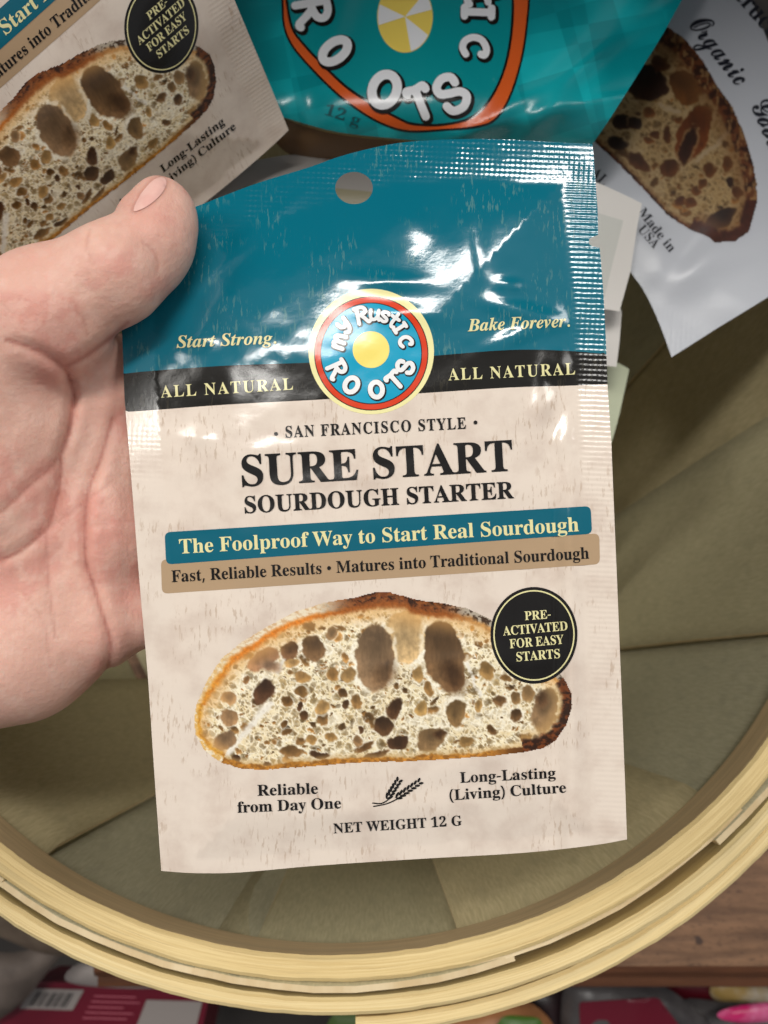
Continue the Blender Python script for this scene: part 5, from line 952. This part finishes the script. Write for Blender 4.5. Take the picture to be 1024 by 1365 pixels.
# ------------------------------------------------------------------ the hand: one continuous surface grown from a distance field
def make_hand():
    A = lambda px, py, d: (at(px, py, d) - CAM) @ np.stack([RIGHT, UP, -FWD], 1) * 1000     # view-aligned millimetres (x right, y up, z to the viewer)
    capsules = []      # (a, b, ra, rb, blend)
    def cap(p, q, ra, rb, k=3.0): capsules.append((A(*p), A(*q), ra, rb, k))
    # thumb, tip to root
    cap((218, 280, .1700), (203, 322, .1690), 5.9, 7.4, 2.0)
    cap((211, 268, .1705), (186, 288, .1705), 4.4, 4.6, 3.0)
    cap((203, 322, .1690), (152, 364, .1668), 7.4, 9.7, 3.0)
    cap((226, 300, .1705), (205, 352, .1700), 4.6, 5.0, 5.0)
    cap((152, 364, .1668), (62, 416, .1690), 9.7, 12.0, 3.0)
    cap((62, 416, .1690), (-45, 508, .1760), 12.0, 15.6, 5.0)
    # ball of the thumb, palm, heel
    cap((18, 560, .1790), (-12, 660, .1830), 14.0, 15.5, 5.0)
    cap((-45, 500, .1760), (-110, 700, .1850), 16, 18, 6.0)
    cap((60, 560, .1900), (60, 780, .1920), 13.5, 14.0, 8.0)
    cap((130, 560, .1890), (150, 690, .1905), 10.5, 11.5, 6.0)
    cap((150, 690, .1905), (128, 830, .1910), 11.5, 11.0, 6.0)
    cap((20, 690, .1930), (30, 840, .1920), 15.0, 16.0, 8.0)
    cap((26, 868, .1920), (-120, 882, .1930), 16.5, 20.0, 8.0)
    cap((-30, 640, .1930), (-120, 760, .1930), 18.0, 20.0, 8.0)
    # web between thumb and first finger
    cap((88, 455, .1790), (150, 500, .1880), 7.0, 9.0, 7.0)
    # fingers behind the sachet
    for y0, y1, y2, y3, r in ((520, 470, 468, 490, 8.6), (620, 590, 585, 600, 9.0), (722, 705, 704, 716, 8.6), (818, 812, 815, 826, 7.6)):
        cap((150, y0, .1900), (255, y1, .1915), r + 1, r, 4.0); cap((255, y1, .1915), (345, y2, .1895), r, r - .6, 1.5); cap((345, y2, .1895), (410, y3, .1870), r - .6, r - 1.6, 1.5)
    # wrist and forearm
    cap((-120, 770, .1900), (-320, 900, .1850), 22, 25, 10.0)
    cap((-320, 900, .1850), (-700, 1120, .1720), 25, 32, 10.0)
    st = 0.7
    P = np.array([c[0] for c in capsules] + [c[1] for c in capsules]); Rm = np.array([max(c[2], c[3]) for c in capsules] * 2)[:, None]
    lo = (P - Rm).min(0) - 4; hi = (P + Rm).max(0) + 4; lo[0] = max(lo[0], -215)
    nx, ny, nz = [int(math.ceil(v)) + 1 for v in (hi - lo) / st]
    xs = lo[0] + st * np.arange(nx); ys = lo[1] + st * np.arange(ny); zs = lo[2] + st * np.arange(nz)
    D = np.full((nx, ny, nz), 60.0, np.float32)
    for a, b, ra, rb, k in capsules:
        m = max(ra, rb) + 14; blo = np.minimum(a, b) - m; bhi = np.maximum(a, b) + m
        i0 = np.clip(((blo - lo) / st).astype(int), 0, None); i1 = np.minimum(((bhi - lo) / st).astype(int) + 1, (nx, ny, nz))
        if (i1 <= i0).any(): continue
        X, Y, Z = np.meshgrid(xs[i0[0]:i1[0]], ys[i0[1]:i1[1]], zs[i0[2]:i1[2]], indexing='ij')
        ab = b - a; t = ((X - a[0]) * ab[0] + (Y - a[1]) * ab[1] + (Z - a[2]) * ab[2]) / (ab @ ab); t = np.clip(t, 0, 1)
        d = np.sqrt((X - a[0] - t * ab[0]) ** 2 + (Y - a[1] - t * ab[1]) ** 2 + (Z - a[2] - t * ab[2]) ** 2) - (ra + (rb - ra) * t)
        s = (slice(i0[0], i1[0]), slice(i0[1], i1[1]), slice(i0[2], i1[2]))
        o_ = D[s]; h = np.clip(0.5 + 0.5 * (o_ - d) / k, 0, 1); D[s] = o_ * (1 - h) + d * h - k * h * (1 - h)
    # creases: grooves drawn over the front of the palm and thumb, in view pixels
    X, Y, Z = np.meshgrid(xs, ys, zs, indexing='ij'); dep = -Z / 1000
    px = 512 + FPX * X / np.maximum(-Z, 1); py = 682.5 - FPX * Y / np.maximum(-Z, 1)
    for pts, wd, am, zf in CREASES:
        c = curve(pts, 5); best = np.full(px.shape, 1e6, np.float32); tt = np.zeros(px.shape, np.float32)
        bx = (px > c[:, 0].min() - 40) & (px < c[:, 0].max() + 40) & (py > c[:, 1].min() - 40) & (py < c[:, 1].max() + 40) & (np.abs(D) < 4) & (dep < zf)
        x = px[bx]; y = py[bx]; bb = np.full(x.shape, 1e6); t2 = np.zeros(x.shape)
        for i in range(len(c) - 1):
            dx, dy = c[i + 1] - c[i]; t = np.clip(((x - c[i, 0]) * dx + (y - c[i, 1]) * dy) / (dx * dx + dy * dy), 0, 1)
            e = np.hypot(x - c[i, 0] - t * dx, y - c[i, 1] - t * dy); m = e < bb; bb[m] = e[m]; t2[m] = (i + t[m]) / (len(c) - 1)
        fade = np.sqrt(np.clip(np.sin(np.clip(t2, 0.02, .98) * math.pi), 0, 1))
        D[bx] += (am * np.exp(-(bb / wd) ** 2) - am * .35 * np.exp(-((bb - wd * 2.6) / (wd * 1.6)) ** 2)) * fade
    # naive surface nets
    sg = D < 0; c8 = np.zeros((nx - 1, ny - 1, nz - 1), np.int8)
    for i in (0, 1):
        for j in (0, 1):
            for k in (0, 1): c8 += sg[i:nx - 1 + i, j:ny - 1 + j, k:nz - 1 + k]
    act = (c8 > 0) & (c8 < 8); ids = np.full(act.shape, -1, np.int32); idx = np.argwhere(act); ids[act] = np.arange(len(idx))
    acc = np.zeros((len(idx), 3)); cnt = np.zeros(len(idx)); corners = [(i, j, k) for i in (0, 1) for j in (0, 1) for k in (0, 1)]
    for p in corners:
        for ax in range(3):
            if p[ax] == 1: continue
            q = list(p); q[ax] = 1
            d0 = D[tuple((idx + p).T)]; d1 = D[tuple((idx + q).T)]; m = (d0 < 0) != (d1 < 0)
            t = np.where(m, d0 / np.where(m, d0 - d1, 1), 0); v = np.array(p, float) + np.zeros((len(idx), 3)); v[:, ax] += t
            acc[m] += v[m]; cnt[m] += 1
    V = (idx + acc / cnt[:, None]) * st + lo
    F = []
    for ax in range(3):
        o1, o2 = [(1, 2), (2, 0), (0, 1)][ax]
        sl0 = [slice(1, -1)] * 3; sl0[ax] = slice(0, -1); a = sg[tuple(sl0)]; s1 = list(sl0); s1[ax] = slice(1, None); b = sg[tuple(s1)]
        e = np.argwhere(a != b); off = np.array([1, 1, 1]); off[ax] = 0; e = e + off; flip = ~sg[tuple(e.T)]
        q = []
        for u, v in ((0, 0), (1, 0), (1, 1), (0, 1)):
            w_ = e.copy(); w_[:, o1] -= u; w_[:, o2] -= v; ok = (w_ < np.array(ids.shape)).all(1) & (w_ >= 0).all(1); w_ = np.clip(w_, 0, np.array(ids.shape) - 1); q.append(np.where(ok, ids[tuple(w_.T)], -1))
        q = np.stack(q, 1); g = (q >= 0).all(1); q = q[g]; fl = flip[g]; q[fl] = q[fl][:, ::-1]; F.append(q)
    F = np.concatenate(F)
    # relax once or twice
    for it in range(4):
        s_ = np.zeros_like(V); n_ = np.zeros(len(V))
        for i in range(4):
            a, b = F[:, i], F[:, (i + 1) % 4]; np.add.at(s_, a, V[b]); np.add.at(n_, a, 1); np.add.at(s_, b, V[a]); np.add.at(n_, b, 1)
        V = V * .5 + .5 * s_ / np.maximum(n_, 1)[:, None]
    return V, F
CREASES = [
    ([(8, 452), (38, 462), (59, 472), (85, 490), (95, 510), (98, 537), (94, 569), (86, 597)], 6.0, 1.0, .22),      # fold at the root of the thumb, round its ball
    ([(97, 530), (92, 570), (82, 606), (79, 649), (68, 692), (60, 707), (20, 738), (-10, 748)], 5.5, .85, .22),
    ([(170, 430), (145, 452), (115, 474), (88, 488)], 6.5, .7, .2),                                              # under the thumb
    ([(82, 603), (62, 628), (40, 646), (10, 674), (-12, 690)], 5.0, .55, .22),
    ([(61, 708), (62, 735), (63, 761), (68, 807), (74, 850)], 4.5, .3, .22),
    ([(62, 706), (84, 690), (109, 672)], 4.0, .3, .22),
    ([(150, 556), (142, 583), (132, 616), (120, 649), (114, 692), (115, 748), (125, 781), (138, 824), (147, 857), (143, 896), (134, 920)], 5.5, 1.05, .22),   # long palm crease
    ([(150, 640), (132, 655), (112, 668)], 4.0, .22, .22), ([(180, 694), (150, 696), (118, 700)], 4.0, .2, .22),
    ([(190, 322), (202, 332), (209, 346), (208, 366)], 5.0, .35, .2), ([(120, 306), (116, 330), (124, 352)], 4, .2, .2),             # thumb joint
    ([(98, 408), (110, 424), (116, 446)], 4.5, .3, .2), ([(128, 436), (146, 430), (160, 416)], 3.5, .15, .2),
    ([(30, 790), (58, 830), (66, 890)], 4.5, .15, .22)]
HV, HF = make_hand()
_px = 512 + FPX * HV[:, 0] / np.maximum(-HV[:, 2], 1); _py = 682.5 - FPX * HV[:, 1] / np.maximum(-HV[:, 2], 1)
HV = HV + np.array([0, 0, 1.0]) * ((fbm(_px / 60, _py / 60, 3) - .5) * 1.0)[:, None]
HW = CAM + (HV / 1000) @ np.stack([RIGHT, UP, -FWD])
# complexion: pinker on pads and folds, crease and nail-fold shade coloured in darker, paler on the raised flesh
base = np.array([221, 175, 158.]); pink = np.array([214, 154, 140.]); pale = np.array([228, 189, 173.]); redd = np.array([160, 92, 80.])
nn = fbm(_px / 70 + 5, _py / 70, 4)[:, None]; n4 = fbm(_px / 14 + 5, _py / 14, 3)[:, None]
hc = base + (pink - base) * smooth01((nn - .45) / .2) * .8; hc = hc + (pale - hc) * smooth01((n4 - .52) / .12) * .45
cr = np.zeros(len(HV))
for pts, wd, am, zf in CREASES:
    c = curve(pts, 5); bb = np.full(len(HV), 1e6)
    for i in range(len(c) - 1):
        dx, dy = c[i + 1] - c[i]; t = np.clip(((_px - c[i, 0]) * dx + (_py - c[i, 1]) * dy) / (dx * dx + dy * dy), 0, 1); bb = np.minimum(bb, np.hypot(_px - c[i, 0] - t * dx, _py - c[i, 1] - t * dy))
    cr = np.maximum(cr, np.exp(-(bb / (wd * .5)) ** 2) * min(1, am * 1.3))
hc = hc + (redd - hc) * (cr * .6)[:, None]  # creases redder, with groove shade painted into the skin colour
for cx, cy, r, k in ((200, 290, 40, .35), (60, 470, 40, .3), (165, 700, 40, .35), (150, 860, 40, .35), (170, 560, 40, .25), (20, 330, 60, .2)): hc = hc + (pink * np.array([.98, .93, .93]) - hc) * (k * np.exp(-((_px - cx) ** 2 + (_py - cy) ** 2) / r ** 2))[:, None]
nail_px = curve([(178, 280), (187, 260), (203, 241), (216, 236), (222, 243), (216, 257), (203, 270), (188, 279)], 4, True)
_sel = (_px > 150) & (_px < 260) & (_py > 200) & (_py < 320); _nd = np.full(len(HV), 99.); _nd[_sel] = seg_dist(_px[_sel], _py[_sel], nail_px)[0]
hc = hc + (np.array([150, 88, 78.]) - hc) * (np.exp(-(_nd / 3.6) ** 2) * .30)[:, None]
SKIN, nt, b = mat('skin')
a_ = N(nt, 'ShaderNodeAttribute', attribute_name='Col'); nt.links.new(a_.outputs[0], b.inputs['Base Color'])
b.inputs['Roughness'].default_value = 0.5; b.inputs['Specular IOR Level'].default_value = 0.35
b.inputs['Subsurface Weight'].default_value = 0.25; b.inputs['Subsurface Radius'].default_value = (1.0, 0.35, 0.2); b.inputs['Subsurface Scale'].default_value = 0.0025
tc = N(nt, 'ShaderNodeTexCoord').outputs['Object']
n_a = noise(nt, tc, 900, 3, .6); vz = N(nt, 'ShaderNodeTexVoronoi'); vz.inputs['Scale'].default_value = 700; nt.links.new(tc, vz.inputs['Vector'])
wv = N(nt, 'ShaderNodeTexWave', wave_type='BANDS'); wv.inputs['Scale'].default_value = 330; wv.inputs['Distortion'].default_value = 9; wv.inputs['Detail'].default_value = 2; wv.inputs['Detail Scale'].default_value = .25; nt.links.new(tc, wv.inputs['Vector'])
p_ = bump(nt, None, n_a, .5, .00032); p_ = bump(nt, None, wv.outputs['Fac'], .05, .00012, p_); bump(nt, b, vz.outputs['Distance'], .15, .0003, p_)
hand = empty('hand', tuple(at(-150, 820, .19)), 'bare open palm and thumb gripping the corner of the upright sachet', 'hand')
obj('skin', HW, HF, SKIN, hand, col=lin_np(hc))
# thumbnail: a shallow curved plate bedded in the upper side of the thumb tip
NAIL = plain('nail', lin(228, 178, 168), 0.24, 300, lin(232, 188, 177))
from mathutils.bvhtree import BVHTree
bv = BVHTree.FromPolygons([tuple(v) for v in HW], [tuple(map(int, f)) for f in HF])
V, F = fill([nail_px], 5); cpx = nail_px.mean(0); NV = []; keep = []
for x, y in V:
    q = at(x, y, .1); d = q - CAM; d /= np.linalg.norm(d); hit = bv.ray_cast(Vector(CAM), Vector(d))
    p = np.array(hit[0]) if hit[0] is not None else None; NV.append(p); keep.append(p is not None and np.linalg.norm(p - CAM) < .19)
print('nail', sum(keep), len(keep))
ok = np.array(keep); F = F[ok[F].all(1)]; used, inv = np.unique(F, return_inverse=True)
if len(used):
    e = seg_dist(V[:, 0], V[:, 1], nail_px)[0]
    P3 = np.array([NV[i] for i in used]); toC = CAM - P3; toC /= np.linalg.norm(toC, axis=1)[:, None]
    P3 = P3 + toC * (0.0002 + 0.0005 * smooth01(e[used] / 7))[:, None]
    obj('thumbnail', P3, inv.reshape(F.shape), NAIL, hand)

# ------------------------------------------------------------------ goods on the lower level, out of focus
MAROON = plain('maroon_card', lin(96, 10, 32), 0.4); PALEC = plain('pale_card', lin(140, 132, 128), 0.5); BLK = plain('black_ink_card', lin(24, 22, 24), 0.5)
TANB = plain('tan_paper', lin(124, 108, 92), 0.7, 30, lin(92, 78, 66), .3); GREYF = plain('grey_film', lin(80, 76, 76), 0.35, 25, lin(50, 46, 48), .4)
PEACH = plain('peach_skin', lin(176, 122, 80), 0.5, 20, lin(150, 98, 60)); GREEN = plain('green_film', lin(64, 98, 30), 0.4); LEAF = plain('dark_green_film', lin(60, 84, 30), 0.5)
PINK = plain('bright_pink_film', lin(196, 30, 100), 0.35, 60, lin(220, 130, 170))
DARKF = plain('dark_film', lin(34, 26, 28), 0.4, 25, lin(60, 40, 44), .3)
def pillow(name, poly, depth, bulge, m, label, cat, group=None, thick=None):
    """a soft filled bag: outline in view pixels at a distance, swelling to the middle"""
    poly = curve(poly, 5, True); V, F = fill([poly], 16); e = seg_dist(V[:, 0], V[:, 1], poly)[0]
    h = bulge * np.sqrt(np.clip(e / (e.max() + 1e-6), 0, 1)) ; n_ = (fbm(V[:, 0] / 30, V[:, 1] / 30, 3) - .5) * bulge * .35 * smooth01(e / 14)
    r = empty(name, tuple(at(poly[:, 0].mean(), poly[:, 1].mean(), depth + bulge)), label, cat, group)
    obj('front_film', at(V[:, 0], V[:, 1], depth - h - n_), F, m, r, uv=V / 100); obj('back_film', at(V[:, 0], V[:, 1], depth + h * .7 + .0005), F[:, ::-1], m, r, uv=V / 100)
    return r
def flat_box(name, quad, depth, thick, m, label, cat, group=None):
    """a carton: top face through four view pixels lying level"""
    Q = at(np.array([q[0] for q in quad]), np.array([q[1] for q in quad]), depth)
    r = empty(name, tuple(Q.mean(0) - np.array([0, 0, thick])), label, cat, group); V, F = slab(Q, (0, 0, -thick)); obj('carton', V, F, m, r, smooth=False); return r
def on_quad(name, root, quad, depth, cells, m, lift=.0006):
    """flat printed patches in the unit square of a carton's top face"""
    Q = at(np.array([q[0] for q in quad]), np.array([q[1] for q in quad]), depth); V = []; F = []
    for (u0, v0, u1, v1) in cells:
        k = len(V)
        for u, v in ((u0, v0), (u1, v0), (u1, v1), (u0, v1)):
            p = Q[0] * (1 - u) * (1 - v) + Q[1] * u * (1 - v) + Q[2] * u * v + Q[3] * (1 - u) * v; V.append(p - FWD * lift)
        F.append([k, k + 3, k + 2, k + 1])
    return obj(name, V, F, m, root, smooth=False)
q1 = [(36, 1308), (282, 1316), (258, 1420), (-40, 1412)]
rb = flat_box('carton', q1, .46, .05, MAROON, 'maroon carton with a barcode label lying below the basket rim', 'carton', None)
on_quad('barcode_label', rb, q1, .46, [(.06, .08, .33, .34)], PALEC)
on_quad('barcode', rb, q1, .46, [(.10 + i * .02, .12, .10 + i * .02 + [.012, .007, .010, .005][i % 4], .30) for i in range(10)], BLK, .001)
on_quad('pale_panel', rb, q1, .46, [(.68, .18, .97, .60)], PALEC); on_quad('pale_panel', rb, q1, .46, [(.12, .56, .32, .8)], PALEC)
on_quad('small_print', rb, q1, .46, [(.4, .14 + .07 * i, .4 + [.22, .25, .18, .24][i % 4], .155 + .07 * i) for i in range(5)], plain('dull_pink_ink', lin(170, 90, 104), .5), .0009)
pillow('bag', [(-60, 1170), (20, 1172), (80, 1215), (120, 1265), (60, 1272), (-20, 1240), (-70, 1220)], .40, .012, TANB, 'tan paper bag top just under the pale basket rim', 'bag')
pillow('bag', [(-60, 1272), (20, 1270), (90, 1256), (60, 1300), (20, 1345), (-40, 1370)], .44, .012, plain('brown_grey_paper', lin(112, 100, 92), .7, 30, lin(80, 70, 64)), 'dim brown grey bag wedged between the tan bag and maroon carton', 'bag')
pillow('bag', [(88, 1298), (120, 1280), (190, 1290), (260, 1312), (180, 1318), (100, 1312)], .455, .008, PALEC, 'small pale bag behind the maroon carton top edge', 'bag')
pillow('fruit', [(585, 1372), (600, 1345), (640, 1330), (690, 1330), (725, 1350), (738, 1380), (690, 1420), (620, 1420)], .45, .02, PEACH, 'peach coloured round fruit below the split hoop end', 'fruit')
pillow('packet', [(668, 1358), (700, 1355), (722, 1362), (720, 1400), (660, 1400)], .43, .004, GREEN, 'small bright green packet lying against the peach fruit', 'packet')
pillow('packet', [(445, 1352), (500, 1346), (540, 1352), (540, 1400), (440, 1400)], .46, .005, LEAF, 'dark green packet in the gap under the hoop', 'packet')
rb2 = pillow('bag', [(752, 1315), (800, 1300), (870, 1308), (915, 1335), (950, 1370), (940, 1420), (770, 1420)], .45, .014, GREYF, 'grey bag with a wide maroon label under the shelf edge', 'bag')
V, F = fill([rounded([(772, 1336), (878, 1330), (925, 1372), (930, 1415)] [:2] + [(930, 1400), (775, 1400)], 6)], 14)
obj('maroon_label', at(V[:, 0], V[:, 1], .4345 + .00005 * np.abs(V[:, 0] - 850)), F, MAROON, rb2, uv=V / 100)
pillow('bag', [(955, 1306), (1000, 1312), (1050, 1325), (1060, 1350), (1000, 1345), (950, 1330)], .47, .006, plain('cream_gold_film', lin(170, 140, 80), .4, 40, lin(196, 190, 180)), 'cream and gold bag crammed under the shelf edge', 'bag')
pillow('packet', [(958, 1350), (990, 1340), (1050, 1336), (1060, 1356), (1000, 1364), (965, 1360)], .44, .004, PINK, 'bright pink packet lying on the grey bag', 'packet')
pillow('bag', [(905, 1340), (960, 1335), (1060, 1350), (1070, 1430), (920, 1430)], .465, .010, GREYF, 'rumpled grey bag under the bright pink packet', 'bag')
pillow('bag', [(690, 1330), (740, 1312), (770, 1335), (775, 1400), (720, 1420)], .47, .010, DARKF, 'dark bag in shade beside the peach fruit', 'bag')
pillow('bag', [(880, 1305), (930, 1300), (965, 1320), (940, 1345), (900, 1335)], .475, .006, plain('dark_red_film', lin(84, 14, 26), .4), 'dark red bag deep under the shelf edge', 'bag')
